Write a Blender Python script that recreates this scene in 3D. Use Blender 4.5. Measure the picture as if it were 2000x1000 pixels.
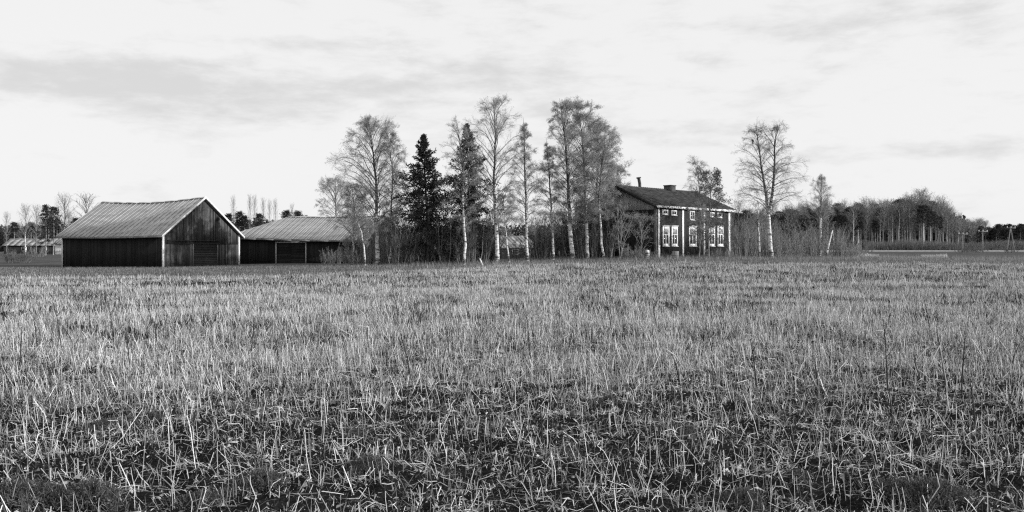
import bpy, math, random
import numpy as np
from mathutils import Vector

R = math.radians
for o in list(bpy.data.objects):
    bpy.data.objects.remove(o)
sc = bpy.context.scene
COL = sc.collection
random.seed(4)
rng = np.random.default_rng(11)

# ------------------------------------------------------------------ camera, sky, sun, exposure
FPX, HOR, EYE = 1732.0, 488.0, 1.6          # focal length and horizon row of the 2000 px wide photograph
cam_d = bpy.data.cameras.new('camera')
cam = bpy.data.objects.new('camera', cam_d)
COL.objects.link(cam)
cam.location = (0, 0, EYE)
cam.rotation_euler = (R(90), 0, 0)
cam_d.sensor_width = 36
cam_d.lens = 36 * FPX / 2000
cam_d.shift_y = -(500 - HOR) / 2000
cam_d.clip_start = 0.1
cam_d.clip_end = 9000
sc.camera = cam

SUN_EL, SUN_TOWARD = R(18), R(14)
S = Vector((math.cos(SUN_TOWARD) * math.cos(SUN_EL), -math.sin(SUN_TOWARD) * math.cos(SUN_EL), math.sin(SUN_EL)))
sun_d = bpy.data.lights.new('sun', 'SUN')
sun_d.energy = 5.0
sun_d.angle = R(0.5)
sun_d.color = (1, 1, 1)
sun = bpy.data.objects.new('sun', sun_d)
COL.objects.link(sun)
sun.location = (60, -20, 40)
sun.rotation_euler = S.to_track_quat('Z', 'Y').to_euler()

SKY_STRENGTH = 0.1
VEIL, CLOUDY = 9.8, 7.6                     # high thin overcast over the clear sky, and its greyer banks
world = bpy.data.worlds.new('World')
sc.world = world
world.use_nodes = True


class NT:
    """small helper to wire shader nodes"""
    def __init__(self, tree):
        self.t = tree
        self.t.nodes.clear()

    def n(self, kind, **kw):
        nd = self.t.nodes.new(kind)
        for k, v in kw.items():
            setattr(nd, k, v)
        return nd

    def put(self, sock, v):
        if hasattr(v, 'is_output') or isinstance(v, bpy.types.NodeSocket):
            self.t.links.new(v, sock)
        else:
            sock.default_value = v

    def math(self, op, a, b=0.0, c=0.0, clamp=False):
        nd = self.n('ShaderNodeMath', operation=op, use_clamp=clamp)
        for i, v in enumerate((a, b, c)):
            self.put(nd.inputs[i], v)
        return nd.outputs[0]

    def ramp(self, v, lo, hi, a=0.0, b=1.0):
        nd = self.n('ShaderNodeMapRange', interpolation_type='SMOOTHSTEP')
        for i, x in enumerate((v, lo, hi, a, b)):
            self.put(nd.inputs[i], x)
        return nd.outputs[0]

    def noise(self, vec, scale, detail=4, rough=0.55, dist=0.0):
        nd = self.n('ShaderNodeTexNoise')
        if vec is not None:
            self.put(nd.inputs['Vector'], vec)
        nd.inputs['Scale'].default_value = scale
        nd.inputs['Detail'].default_value = detail
        nd.inputs['Roughness'].default_value = rough
        nd.inputs['Distortion'].default_value = dist
        return nd.outputs['Fac']

    def mix(self, f, a, b):
        nd = self.n('ShaderNodeMix', data_type='FLOAT')
        self.put(nd.inputs[0], f)
        self.put(nd.inputs[2], a)
        self.put(nd.inputs[3], b)
        return nd.outputs[0]

    def mapping(self, vec, scale=(1, 1, 1), rot=(0, 0, 0)):
        nd = self.n('ShaderNodeMapping')
        self.put(nd.inputs['Vector'], vec)
        nd.inputs['Scale'].default_value = scale
        nd.inputs['Rotation'].default_value = rot
        return nd.outputs[0]

    def comb(self, x, y, z):
        nd = self.n('ShaderNodeCombineXYZ')
        for i, v in enumerate((x, y, z)):
            self.put(nd.inputs[i], v)
        return nd.outputs[0]


def make_world():
    w = NT(world.node_tree)
    sky = w.n('ShaderNodeTexSky', sky_type='NISHITA', sun_disc=False)
    sky.sun_elevation = SUN_EL
    sky.sun_rotation = math.pi / 2 + SUN_TOWARD
    sky.air_density = 1.0
    sky.dust_density = 1.5
    bw = w.n('ShaderNodeRGBToBW')
    w.put(bw.inputs[0], sky.outputs[0])
    tc = w.n('ShaderNodeTexCoord').outputs['Generated']
    sp = w.n('ShaderNodeSeparateXYZ')
    w.put(sp.inputs[0], tc)
    x, y, z = sp.outputs
    n1 = w.noise(w.mapping(tc, (1, 1, 3.2)), 4.6, 8, 0.58, 0.12)
    n2 = w.noise(w.mapping(tc, (1, 1, 3.6)), 14.0, 7, 0.62, 0.15)
    base = w.math('ADD', w.math('MULTIPLY', n1, 0.80), w.math('MULTIPLY', n2, 1.0))
    base = w.math('SUBTRACT', base, 0.42)
    # banks of cloud: azimuth and elevation, half sizes (tangents), weight
    ys = w.math('MAXIMUM', y, 0.02)
    az = w.math('DIVIDE', x, ys)
    el = w.math('DIVIDE', z, ys)
    banks = [(-0.27, 0.172, 0.26, 0.044, 0.36), (-0.50, 0.200, 0.16, 0.022, 0.28), (-0.30, 0.235, 0.16, 0.009, 0.15),
             (0.44, 0.262, 0.18, 0.030, 0.30), (0.48, 0.112, 0.15, 0.014, 0.32), (0.20, 0.132, 0.10, 0.012, 0.13),
             (-0.02, 0.205, 0.08, 0.014, 0.12), (-0.16, 0.140, 0.14, 0.012, 0.10)]
    tot = None
    for ca, ce, ra, re_, wt in banks:
        da = w.math('DIVIDE', w.math('SUBTRACT', az, ca), ra)
        de = w.math('DIVIDE', w.math('SUBTRACT', el, ce), re_)
        r2 = w.math('ADD', w.math('POWER', w.math('ABSOLUTE', da), 2.4), w.math('POWER', w.math('ABSOLUTE', de), 2.0))
        g = w.math('MULTIPLY', w.math('EXPONENT', w.math('MULTIPLY', r2, -1.0)), wt)
        tot = g if tot is None else w.math('ADD', tot, g)
    front = w.ramp(y, 0.0, 0.3)
    tot = w.math('MULTIPLY', tot, front)
    d = w.math('ADD', base, tot)
    cl = w.ramp(d, 0.50, 1.0)
    veil = w.mix(cl, VEIL, CLOUDY)
    lum = w.mix(0.86, bw.outputs[0], veil)
    bg = w.n('ShaderNodeBackground')
    w.put(bg.inputs['Color'], lum)
    bg.inputs['Strength'].default_value = SKY_STRENGTH
    out = w.n('ShaderNodeOutputWorld')
    w.put(out.inputs[0], bg.outputs[0])


make_world()
vs = sc.view_settings
vs.view_transform = 'Standard'
vs.look = 'None'
vs.exposure = 0.0
vs.gamma = 1.0
vs.use_curve_mapping = False
sc.render.engine = 'CYCLES'
sc.cycles.use_denoising = False
sc.cycles.max_bounces = 6
sc.cycles.diffuse_bounces = 3
sc.cycles.pixel_filter_type = 'BLACKMAN_HARRIS'
sc.cycles.filter_width = 1.25


# ------------------------------------------------------------------ numbers: noise, terrain
def _hash(ix, iy, seed):
    h = (ix.astype(np.int64) * 374761393 + iy.astype(np.int64) * 668265263 + seed * 1442695041) & 0xFFFFFFFF
    h = ((h ^ (h >> 13)) * 1274126177) & 0xFFFFFFFF
    return ((h ^ (h >> 16)) & 0xFFFF) / 65535.0


def vnoise(x, y, seed=0):
    x = np.asarray(x, float)
    y = np.asarray(y, float)
    ix, iy = np.floor(x), np.floor(y)
    fx, fy = x - ix, y - iy
    fx = fx * fx * (3 - 2 * fx)
    fy = fy * fy * (3 - 2 * fy)
    a = _hash(ix, iy, seed)
    b = _hash(ix + 1, iy, seed)
    c = _hash(ix, iy + 1, seed)
    d = _hash(ix + 1, iy + 1, seed)
    return (a * (1 - fx) + b * fx) * (1 - fy) + (c * (1 - fx) + d * fx) * fy


def fbm(x, y, seed=0, octv=4):
    s, a, t = 0.0, 1.0, 0.0
    for k in range(octv):
        s = s + a * vnoise(np.asarray(x) * 2 ** k, np.asarray(y) * 2 ** k, seed + k * 17)
        t += a
        a *= 0.5
    return s / t


def sstep(a, b, x):
    t = np.clip((np.asarray(x, float) - a) / (b - a), 0, 1)
    return t * t * (3 - 2 * t)


_TP = [(-400, 527), (100, 525), (320, 523), (470, 520.5), (740, 519), (900, 517), (970, 513.5), (1030, 511.5), (1085, 509), (1180, 508.5),
       (1280, 505), (1420, 505), (1500, 504.5), (1620, 505), (2000, 508), (2400, 508)]
_TX = np.array([(p - 1000) / FPX * 76 for p, _ in _TP])
_TZ = np.array([EYE - (q - HOR) / FPX * 76 for _, q in _TP])


def gz(x, y):
    """height of the ground"""
    x = np.asarray(x, float)
    y = np.asarray(y, float)
    zt = np.interp(x, _TX, _TZ)
    far = 0.75 + 0.45 * sstep(-60, 60, x)
    z = zt * sstep(18, 74, y)
    z = z * (1 - sstep(84, 200, y)) + far * sstep(84, 200, y)
    r = np.hypot(x, y)
    infield = 1 - sstep(50, 68, y)
    z = z + infield * ((fbm(x * .5, y * .5, 3, 3) - .5) * 0.16)
    z = z + (1 - sstep(10, 24, r)) * ((fbm(x * 3.5, y * 3.5, 9, 4) - .5) * 0.15)
    # plough furrow across the far edge of the stubble
    fy = 57 + 1.5 * np.sin(x * .05)
    z = z - 0.30 * np.exp(-((y - fy) / 0.9) ** 2) * sstep(8, 22, x)
    z = z - 0.10 * np.exp(-((y - 51.5 - 0.05 * x) / 0.5) ** 2) * (1 - sstep(-16, -8, x))
    return z


def gzf(x, y):
    return float(gz(np.array([x]), np.array([y]))[0])


def edge_y(x):
    """how far the pale stubble reaches"""
    return 48 + 14 * sstep(-16, 2, x) - 5 * sstep(8, 24, x) + 4 * (fbm(np.asarray(x) * .25, np.asarray(x) * 0, 31, 3) - .5)


def at(px, py, Y):
    return Vector(((px - 1000) / FPX * Y, Y, EYE + (HOR - py) / FPX * Y))


def foot(px, Y):
    x = (px - 1000) / FPX * Y
    return Vector((x, Y, gzf(x, Y)))


# ------------------------------------------------------------------ mesh helpers
class MB:
    def __init__(self):
        self.v, self.f, self.m, self.n = [], [], [], 0

    def add(self, V, F, mi=0):
        V = np.asarray(V, float).reshape(-1, 3)
        F = np.asarray(F, np.int64)
        self.v.append(V)
        self.f.append(F + self.n)
        self.m.append(np.full(len(F), mi))
        self.n += len(V)
        return self

    def hexa(self, p, mi=0):
        """p: 8 corners, bottom 4 then top 4, both anticlockwise from above"""
        return self.add(p, [(0, 3, 2, 1), (4, 5, 6, 7), (0, 1, 5, 4), (1, 2, 6, 5), (2, 3, 7, 6), (3, 0, 4, 7)], mi)

    def box(self, x0, x1, y0, y1, z0, z1, mi=0):
        return self.hexa([(x0, y0, z0), (x1, y0, z0), (x1, y1, z0), (x0, y1, z0), (x0, y0, z1), (x1, y0, z1), (x1, y1, z1), (x0, y1, z1)], mi)

    def tubes(self, P, Rr, sides=5, mi=0, cap=False):
        """P (B,n,3) centre lines, Rr (B,n) radii"""
        P = np.asarray(P, float)
        Rr = np.asarray(Rr, float)
        B, n, _ = P.shape
        T = np.gradient(P, axis=1)
        T /= np.linalg.norm(T, axis=2, keepdims=True) + 1e-9
        ref = np.zeros_like(T)
        mean = T.mean(axis=1, keepdims=True)
        ax = np.argmin(np.abs(mean), axis=2)
        ref[np.arange(B)[:, None], np.arange(n)[None, :], np.repeat(ax, n, 1)] = 1
        U = np.cross(T, ref)
        U /= np.linalg.norm(U, axis=2, keepdims=True) + 1e-9
        W = np.cross(T, U)
        a = np.arange(sides) * 2 * math.pi / sides
        V = P[:, :, None, :] + Rr[:, :, None, None] * (np.cos(a)[None, None, :, None] * U[:, :, None, :] + np.sin(a)[None, None, :, None] * W[:, :, None, :])
        idx = np.arange(B * n * sides).reshape(B, n, sides)
        nx = np.roll(idx, -1, axis=2)
        F = np.stack([idx[:, :-1], nx[:, :-1], nx[:, 1:], idx[:, 1:]], axis=-1).reshape(-1, 4)
        self.add(V, F, mi)
        if cap:
            self.f.append((idx[:, -1] + self.n - B * n * sides).reshape(-1, sides))
            self.m.append(np.full(B, mi))
        return self

    def ribbons(self, P, Wd, mi=0, side=None):
        P = np.asarray(P, float)
        Wd = np.asarray(Wd, float)
        B, n, _ = P.shape
        if side is None:
            side = rng.normal(size=(B, 3))
        d = P[:, -1] - P[:, 0]
        sd = np.cross(d, side)
        sd /= np.linalg.norm(sd, axis=1, keepdims=True) + 1e-9
        off = sd[:, None, :] * Wd[:, :, None] * 0.5
        V = np.stack([P - off, P + off], axis=2)
        idx = np.arange(B * n * 2).reshape(B, n, 2)
        F = np.stack([idx[:, :-1, 0], idx[:, :-1, 1], idx[:, 1:, 1], idx[:, 1:, 0]], axis=-1).reshape(-1, 4)
        return self.add(V, F, mi)

    def leaves(self, C, size, mi=0, ratio=0.6):
        """small pointed leaves of random attitude"""
        C = np.asarray(C, float)
        N = len(C)
        a = rng.normal(size=(N, 3))
        a /= np.linalg.norm(a, axis=1, keepdims=True)
        b = np.cross(a, rng.normal(size=(N, 3)))
        b /= np.linalg.norm(b, axis=1, keepdims=True)
        s = np.asarray(size).reshape(-1, 1) * np.ones((N, 1)) * 0.5
        V = np.stack([C - a * s, C + b * s * ratio * 1.7, C + a * s], axis=1)
        return self.add(V, np.arange(N * 3).reshape(N, 3), mi)

    def mesh(self, name, mats, smooth=False):
        V = np.concatenate(self.v)
        loops = np.concatenate([f.ravel() for f in self.f])
        tot = np.concatenate([np.full(len(f), f.shape[1]) for f in self.f])
        start = np.concatenate([[0], np.cumsum(tot)[:-1]])
        me = bpy.data.meshes.new(name)
        me.vertices.add(len(V))
        me.vertices.foreach_set('co', V.astype(np.float32).ravel())
        me.loops.add(len(loops))
        me.loops.foreach_set('vertex_index', loops.astype(np.int32))
        me.polygons.add(len(tot))
        me.polygons.foreach_set('loop_start', start.astype(np.int32))
        me.polygons.foreach_set('loop_total', tot.astype(np.int32))
        if not isinstance(mats, (list, tuple)):
            mats = [mats]
        for m in mats:
            me.materials.append(m)
        if len(mats) > 1:
            me.polygons.foreach_set('material_index', np.concatenate(self.m).astype(np.int32))
        if smooth:
            me.polygons.foreach_set('use_smooth', np.ones(len(tot), bool))
        me.update(calc_edges=True)
        return me

    def build(self, name, mats, parent=None, smooth=False, loc=None):
        o = bpy.data.objects.new(name, self.mesh(name, mats, smooth))
        COL.objects.link(o)
        if parent is not None:
            o.parent = parent
        if loc is not None:
            o.location = loc
        return o


def tag(o, label=None, cat=None, group=None, kind=None):
    for k, v in (('label', label), ('category', cat), ('group', group), ('kind', kind)):
        if v:
            o[k] = v
    return o


def empty(name, loc, rz=0.0, label=None, cat=None, group=None):
    o = bpy.data.objects.new(name, None)
    COL.objects.link(o)
    o.location = loc
    o.rotation_euler = (0, 0, rz)
    o.empty_display_size = 0.3
    return tag(o, label, cat, group)


def copy_tree(o, parent=None):
    c = o.copy()
    COL.objects.link(c)
    c.parent = parent
    for ch in o.children:
        copy_tree(ch, c)
    return c


# ------------------------------------------------------------------ materials (the photograph is black and white: all greys)
def mat(name, fn, rough=0.9, spec=0.15, trans=0.0):
    m = bpy.data.materials.new(name)
    m.use_nodes = True
    t = NT(m.node_tree)
    col = fn(t)
    bump = None
    if isinstance(col, tuple):
        col, bump = col
    p = t.n('ShaderNodeBsdfPrincipled')
    t.put(p.inputs['Roughness'], rough)
    p.inputs['Specular IOR Level'].default_value = spec
    cc = t.n('ShaderNodeCombineColor')
    for i in range(3):
        t.put(cc.inputs[i], col)
    t.put(p.inputs['Base Color'], cc.outputs[0])
    if bump is not None:
        b = t.n('ShaderNodeBump')
        b.inputs['Strength'].default_value = bump[1]
        b.inputs['Distance'].default_value = bump[2]
        t.put(b.inputs['Height'], bump[0])
        t.put(p.inputs['Normal'], b.outputs[0])
    sh = p.outputs[0]
    if trans > 0:
        tr = t.n('ShaderNodeBsdfTranslucent')
        t.put(tr.inputs['Color'], cc.outputs[0])
        ms = t.n('ShaderNodeMixShader')
        ms.inputs[0].default_value = trans
        t.put(ms.inputs[1], sh)
        t.put(ms.inputs[2], tr.outputs[0])
        sh = ms.outputs[0]
    o = t.n('ShaderNodeOutputMaterial')
    t.put(o.inputs[0], sh)
    return m


def islands(lo, hi, pw=1.0):
    def fn(t):
        r = t.n('ShaderNodeNewGeometry').outputs['Random Per Island']
        if pw != 1.0:
            r = t.math('POWER', r, pw)
        return t.mix(r, lo, hi)
    return fn


def obj_noise(lo, hi, scale, stretch=(1, 1, 1), detail=4, bump=None, a=0.3, b=0.7):
    def fn(t):
        v = t.mapping(t.n('ShaderNodeTexCoord').outputs['Object'], stretch)
        n = t.noise(v, scale, detail)
        c = t.mix(t.ramp(n, a, b), lo, hi)
        return (c, (n, bump[0], bump[1])) if bump else c
    return fn


def board_paint(lo, hi):
    """old red ochre paint on boards, streaked down the grain, a tone for each board"""
    def fn(t):
        oc = t.n('ShaderNodeTexCoord').outputs['Object']
        r = t.n('ShaderNodeNewGeometry').outputs['Random Per Island']
        n = t.noise(t.mapping(oc, (9, 9, 0.7)), 1.6, 5, 0.65)
        big = t.noise(oc, 0.45, 3)
        f = t.math('ADD', t.math('MULTIPLY', n, 0.55), t.math('MULTIPLY', r, 0.25))
        f = t.math('ADD', f, t.math('MULTIPLY', big, 0.3))
        return t.mix(t.ramp(f, 0.35, 0.85), lo, hi), (n, 0.4, 0.01)
    return fn


def birch_bark(t):
    oc = t.n('ShaderNodeTexCoord').outputs['Object']
    sp = t.n('ShaderNodeSeparateXYZ')
    t.put(sp.inputs[0], oc)
    z = sp.outputs[2]
    n = t.noise(t.mapping(oc, (1.2, 1.2, 5.0)), 2.2, 5, 0.7)
    n2 = t.noise(t.mapping(oc, (1, 1, 2.0)), 0.9, 3)
    low = t.math('MULTIPLY', t.ramp(z, 1.6, 0.0), 0.10)
    up = t.math('MULTIPLY', t.ramp(z, 2.5, 8.5), 0.20)
    f = t.math('ADD', t.math('ADD', t.math('MULTIPLY', n, 0.7), t.math('MULTIPLY', n2, 0.3)), t.math('ADD', low, up))
    return t.mix(t.ramp(f, 0.50, 0.60), 0.66, 0.05), (n, 0.3, 0.02)


def wood_worn(lo, hi):
    def fn(t):
        oc = t.n('ShaderNodeTexCoord').outputs['Object']
        n = t.noise(t.mapping(oc, (6, 6, 1.2)), 2.5, 5, 0.7)
        return t.mix(t.ramp(n, 0.38, 0.55), lo, hi)
    return fn


def sheet_metal(t):
    oc = t.n('ShaderNodeTexCoord').outputs['Object']
    ob = t.n('ShaderNodeObjectInfo').outputs['Random']
    n = t.noise(t.mapping(oc, (0.35, 1.2, 1.2)), 1.3, 5, 0.65)
    n2 = t.noise(oc, 6.0, 4, 0.7)
    f = t.math('ADD', t.math('MULTIPLY', n, 0.7), t.math('MULTIPLY', n2, 0.3))
    f = t.math('ADD', f, t.math('MULTIPLY', t.math('SUBTRACT', ob, 0.5), 0.12))
    return t.mix(t.ramp(f, 0.28, 0.72), 0.25, 0.44), (n2, 0.15, 0.01)


def ground_mat(t):
    oc = t.n('ShaderNodeTexCoord').outputs['Object']
    fld = t.n('ShaderNodeAttribute', attribute_name='field').outputs['Fac']
    strip = t.n('ShaderNodeAttribute', attribute_name='bare').outputs['Fac']
    n1 = t.noise(oc, 5.0, 8, 0.7)
    n2 = t.noise(oc, 0.6, 4, 0.6)
    n3 = t.noise(oc, 38.0, 5, 0.7)
    soil = t.mix(t.ramp(t.math('ADD', t.math('MULTIPLY', n1, 0.5), t.math('MULTIPLY', n3, 0.5)), 0.35, 0.7), 0.007, 0.032)
    soil = t.mix(t.ramp(n3, 0.64, 0.74), soil, 0.12)
    gn = t.noise(t.mapping(oc, (0.35, 1.4, 1)), 0.35, 6, 0.65)
    grass = t.mix(t.ramp(t.math('ADD', t.math('MULTIPLY', gn, 0.6), t.math('MULTIPLY', n2, 0.4)), 0.3, 0.7), 0.045, 0.12)
    grass = t.mix(t.ramp(n1, 0.55, 0.8), grass, 0.15)
    c = t.mix(fld, grass, soil)
    c = t.mix(strip, c, 0.028)
    return c, (t.math('ADD', n1, t.math('MULTIPLY', n3, 0.5)), 0.9, 0.06)


M = {
    'ground': mat('ground', ground_mat, 1.0, 0.0),
    'straw': mat('straw', islands(0.08, 0.88, 1.3), 0.6, 0.25, 0.15),
    'straw_far': mat('straw_far', islands(0.13, 0.80, 1.0), 0.7, 0.2, 0.2),
    'litter': mat('litter', islands(0.02, 0.60, 3.0), 0.8, 0.1, 0.1),
    'stalk': mat('stalk', islands(0.02, 0.05), 0.8),
    'verge': mat('verge', islands(0.06, 0.42, 1.4), 0.8, 0.15, 0.3),
    'weed': mat('weed', islands(0.03, 0.15), 0.85, 0.1, 0.25),
    'stone': mat('stone', obj_noise(0.18, 0.40, 9)),
    'bark': mat('bark', birch_bark, 0.7),
    'bark_grey': mat('bark_grey', obj_noise(0.10, 0.26, 3, (1, 1, 3))),
    'bark_far': mat('bark_far', lambda t: t.mix(t.math('POWER', t.n('ShaderNodeObjectInfo').outputs['Random'], 2.0), 0.07, 0.62)),
    'bark_dark': mat('bark_dark', obj_noise(0.03, 0.10, 4, (2, 2, 1))),
    'pine_bark': mat('pine_bark', obj_noise(0.12, 0.30, 3, (2, 2, .6))),
    'twig': mat('twig', islands(0.08, 0.24), 0.8),
    'twig_pale': mat('twig_pale', islands(0.12, 0.32), 0.8),
    'leaf': mat('leaf', islands(0.20, 0.52), 0.6, 0.2, 0.45),
    'leaf_dark': mat('leaf_dark', islands(0.07, 0.22), 0.6, 0.2, 0.3),
    'needle': mat('needle', islands(0.016, 0.075), 0.7, 0.15, 0.1),
    'far_leaf': mat('far_leaf', islands(0.05, 0.20), 0.9, 0.1, 0.2),
    'far_needle': mat('far_needle', islands(0.02, 0.065), 0.9, 0.1, 0.1),
    'ochre': mat('ochre', board_paint(0.010, 0.030), 0.85),
    'ochre_dappled': mat('ochre_dappled', board_paint(0.016, 0.14), 0.85),  # worn ochre lightened in patches, dappled sun on the gable put into the colour
    'house_red': mat('house_red', board_paint(0.022, 0.060), 0.85),
    'dark_wood': mat('dark_wood', obj_noise(0.015, 0.045, 5, (6, 6, 1)), 0.85),
    'grey_wood': mat('grey_wood', wood_worn(0.10, 0.22), 0.85),
    'frame_wood': mat('frame_wood', wood_worn(0.22, 0.42), 0.85),
    'gable_pale': mat('gable_pale', board_paint(0.40, 0.62), 0.85),
    'white_worn': mat('white_worn', wood_worn(0.36, 0.72), 0.7),
    'white': mat('white', obj_noise(0.62, 0.82, 7), 0.6),
    'white_flake': mat('white_flake', obj_noise(0.10, 0.78, 5, (1.5, 1.5, 2), 6, None, 0.42, 0.52), 0.7),
    'metal': mat('metal', sheet_metal, 0.45, 0.5),
    'tile': mat('tile', obj_noise(0.016, 0.055, 2.2, (1, 1, 1), 6), 0.85),
    'glass': mat('glass', lambda t: 0.03, 0.08, 0.6),
    'curtain': mat('curtain', obj_noise(0.18, 0.4, 3), 0.9),
    'brick': mat('brick', obj_noise(0.03, 0.09, 6), 0.9),
    'rubber': mat('rubber', lambda t: 0.015, 0.7),
    'road': mat('road', obj_noise(0.18, 0.30, 2), 0.9),
    'roof_pale': mat('roof_pale', obj_noise(0.12, 0.34, 1.2, (1, 1, 1), 6), 0.8),
    'feather': mat('feather', lambda t: 0.012, 0.6),
}


# ------------------------------------------------------------------ ground sheet
def make_ground():
    rings = np.concatenate([np.linspace(0.3, 4.4, 8), np.linspace(4.6, 16, 150), np.linspace(16.3, 84, 70),
                            84 * (6000 / 84) ** np.linspace(0.02, 1, 70)])
    ang = np.concatenate([np.linspace(-34, 34, 260), np.linspace(38, 322, 60)])
    a = np.radians(ang)
    X = rings[:, None] * np.sin(a)[None]
    Y = rings[:, None] * np.cos(a)[None]
    Z = gz(X, Y)
    n, k = X.shape
    idx = np.arange(n * k).reshape(n, k)
    nx = np.roll(idx, -1, axis=1)
    F = np.stack([idx[:-1], idx[1:], nx[1:], nx[:-1]], axis=-1).reshape(-1, 4)
    mb = MB()
    mb.add(np.stack([X, Y, Z], -1), F)
    c = np.arange(k)
    mb.v.append(np.array([[0, 0, float(Z[0].mean())]]))
    mb.f.append(np.stack([np.full(k, n * k), idx[0], np.roll(idx[0], -1)], -1))
    mb.m.append(np.zeros(k))
    o = mb.build('ground', M['ground'], smooth=True)
    me = o.data
    xv = np.append(X.ravel(), 0)
    yv = np.append(Y.ravel(), 0)
    f = 1 - sstep(-1.5, 1.5, yv - edge_y(xv))
    at1 = me.attributes.new('field', 'FLOAT', 'POINT')
    at1.data.foreach_set('value', f.astype(np.float32))
    fy = 57 + 1.5 * np.sin(xv * .05)
    b = np.exp(-((yv - fy) / 1.6) ** 2) * sstep(8, 22, xv)
    b = np.maximum(b, 0.8 * np.exp(-((yv - 51.5 - 0.05 * xv) / 0.35) ** 2) * (1 - sstep(-16, -8, xv)))
    at2 = me.attributes.new('bare', 'FLOAT', 'POINT')
    at2.data.foreach_set('value', b.astype(np.float32))
    tag(o, 'ploughed stubble field running into rough meadow', 'ground', kind='structure')


make_ground()


# ------------------------------------------------------------------ buildings
def clad(mb, p0, u, nrm, length, z0, z1, width=0.15, gap=0.008, proud=0.022, jit=0.010, seed=0, mi=0, zb=0.0):
    """vertical boards on a wall; z0, z1 are functions of the distance along the wall"""
    r = random.Random(seed)
    u = np.array(u, float)
    nrm = np.array(nrm, float)
    p0 = np.array(p0, float)
    s = 0.0
    while s < length - 0.03:
        w = width * r.uniform(0.8, 1.2)
        e = min(s + w - gap, length)
        d = proud + r.uniform(-jit, jit)
        lo0, lo1 = z0(s) - r.uniform(0, zb), z0(e)
        hi0, hi1 = z1(s), z1(e)
        a, b = p0 + u * s, p0 + u * e
        q = []
        for (za, zb_) in ((lo0, lo1), (hi0, hi1)):
            q += [a + nrm * d + (0, 0, za), b + nrm * d + (0, 0, zb_), b + nrm * 0.002 + (0, 0, zb_), a + nrm * 0.002 + (0, 0, za)]
        q = np.array(q)
        if np.dot(np.cross(q[1] - q[0], q[3] - q[0]), (0, 0, 1)) < 0:
            q = q[[1, 0, 3, 2, 5, 4, 7, 6]]
        mb.hexa(q, mi)
        s = s + w
    return mb


def planks_h(mb, p0, u, nrm, length, z0, z1, width=0.16, proud=0.02, seed=0):
    r = random.Random(seed)
    p0, u, nrm = (np.array(k, float) for k in (p0, u, nrm))
    z = z0
    while z < z1 - 0.03:
        h = min(width * r.uniform(.85, 1.15), z1 - z) - 0.005
        d = proud + r.uniform(-.003, .003)
        a, b = p0, p0 + u * length
        q = np.array([a + nrm * d + (0, 0, z), b + nrm * d + (0, 0, z), b + nrm * .002 + (0, 0, z), a + nrm * .002 + (0, 0, z),
                      a + nrm * d + (0, 0, z + h), b + nrm * d + (0, 0, z + h), b + nrm * .002 + (0, 0, z + h), a + nrm * .002 + (0, 0, z + h)])
        if np.dot(np.cross(q[1] - q[0], q[3] - q[0]), (0, 0, 1)) < 0:
            q = q[[1, 0, 3, 2, 5, 4, 7, 6]]
        mb.hexa(q)
        z += h + 0.005
    return mb


def slab(mb, a, b, c, d, t, mi=0):
    """a thick plate: a, b, c, d the underside anticlockwise from above, t its thickness along its normal"""
    q = np.array([a, b, c, d], float)
    n = np.cross(q[1] - q[0], q[3] - q[0])
    n /= np.linalg.norm(n)
    if n[2] < 0:
        n = -n
    return mb.hexa(np.concatenate([q, q + n * t]), mi)


def metal_sheets(roof, x0, x1, eave, ridge, step=0.62, seed=0, cut=None):
    """one sheet after another along a slope. eave(x), ridge(x) give the 3-D points of its lower and upper edge"""
    r = random.Random(seed)
    n = max(1, int(round((x1 - x0) / step)))
    for i in range(n):
        a, b = x0 + (x1 - x0) * i / n, x0 + (x1 - x0) * (i + 1) / n
        mb = MB()
        e0, e1, r1, r0 = (np.array(p, float) for p in (eave(a), eave(b), ridge(b), ridge(a)))
        if np.linalg.norm(r0 - e0) < 0.15 and np.linalg.norm(r1 - e1) < 0.15:
            continue
        nn = np.cross(e1 - e0, r1 - e0)
        nn /= np.linalg.norm(nn)
        if nn[2] < 0:
            nn = -nn
        ux = (e1 - e0) / np.linalg.norm(e1 - e0)
        lift = r.uniform(0, 0.008)
        g = 0.006
        slab(mb, e0 + nn * lift + ux * g, e1 + nn * lift - ux * g, r1 + nn * lift - ux * g, r0 + nn * lift + ux * g, 0.012)
        w = 0.035                                   # the folded standing seam along one edge
        slab(mb, e0 + nn * .014, e0 + ux * w + nn * .014, r0 + ux * w + nn * .014, r0 + nn * .014, 0.05 + r.uniform(0, .02))
        mb.build('roof_sheet', M['metal'], roof)


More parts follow.
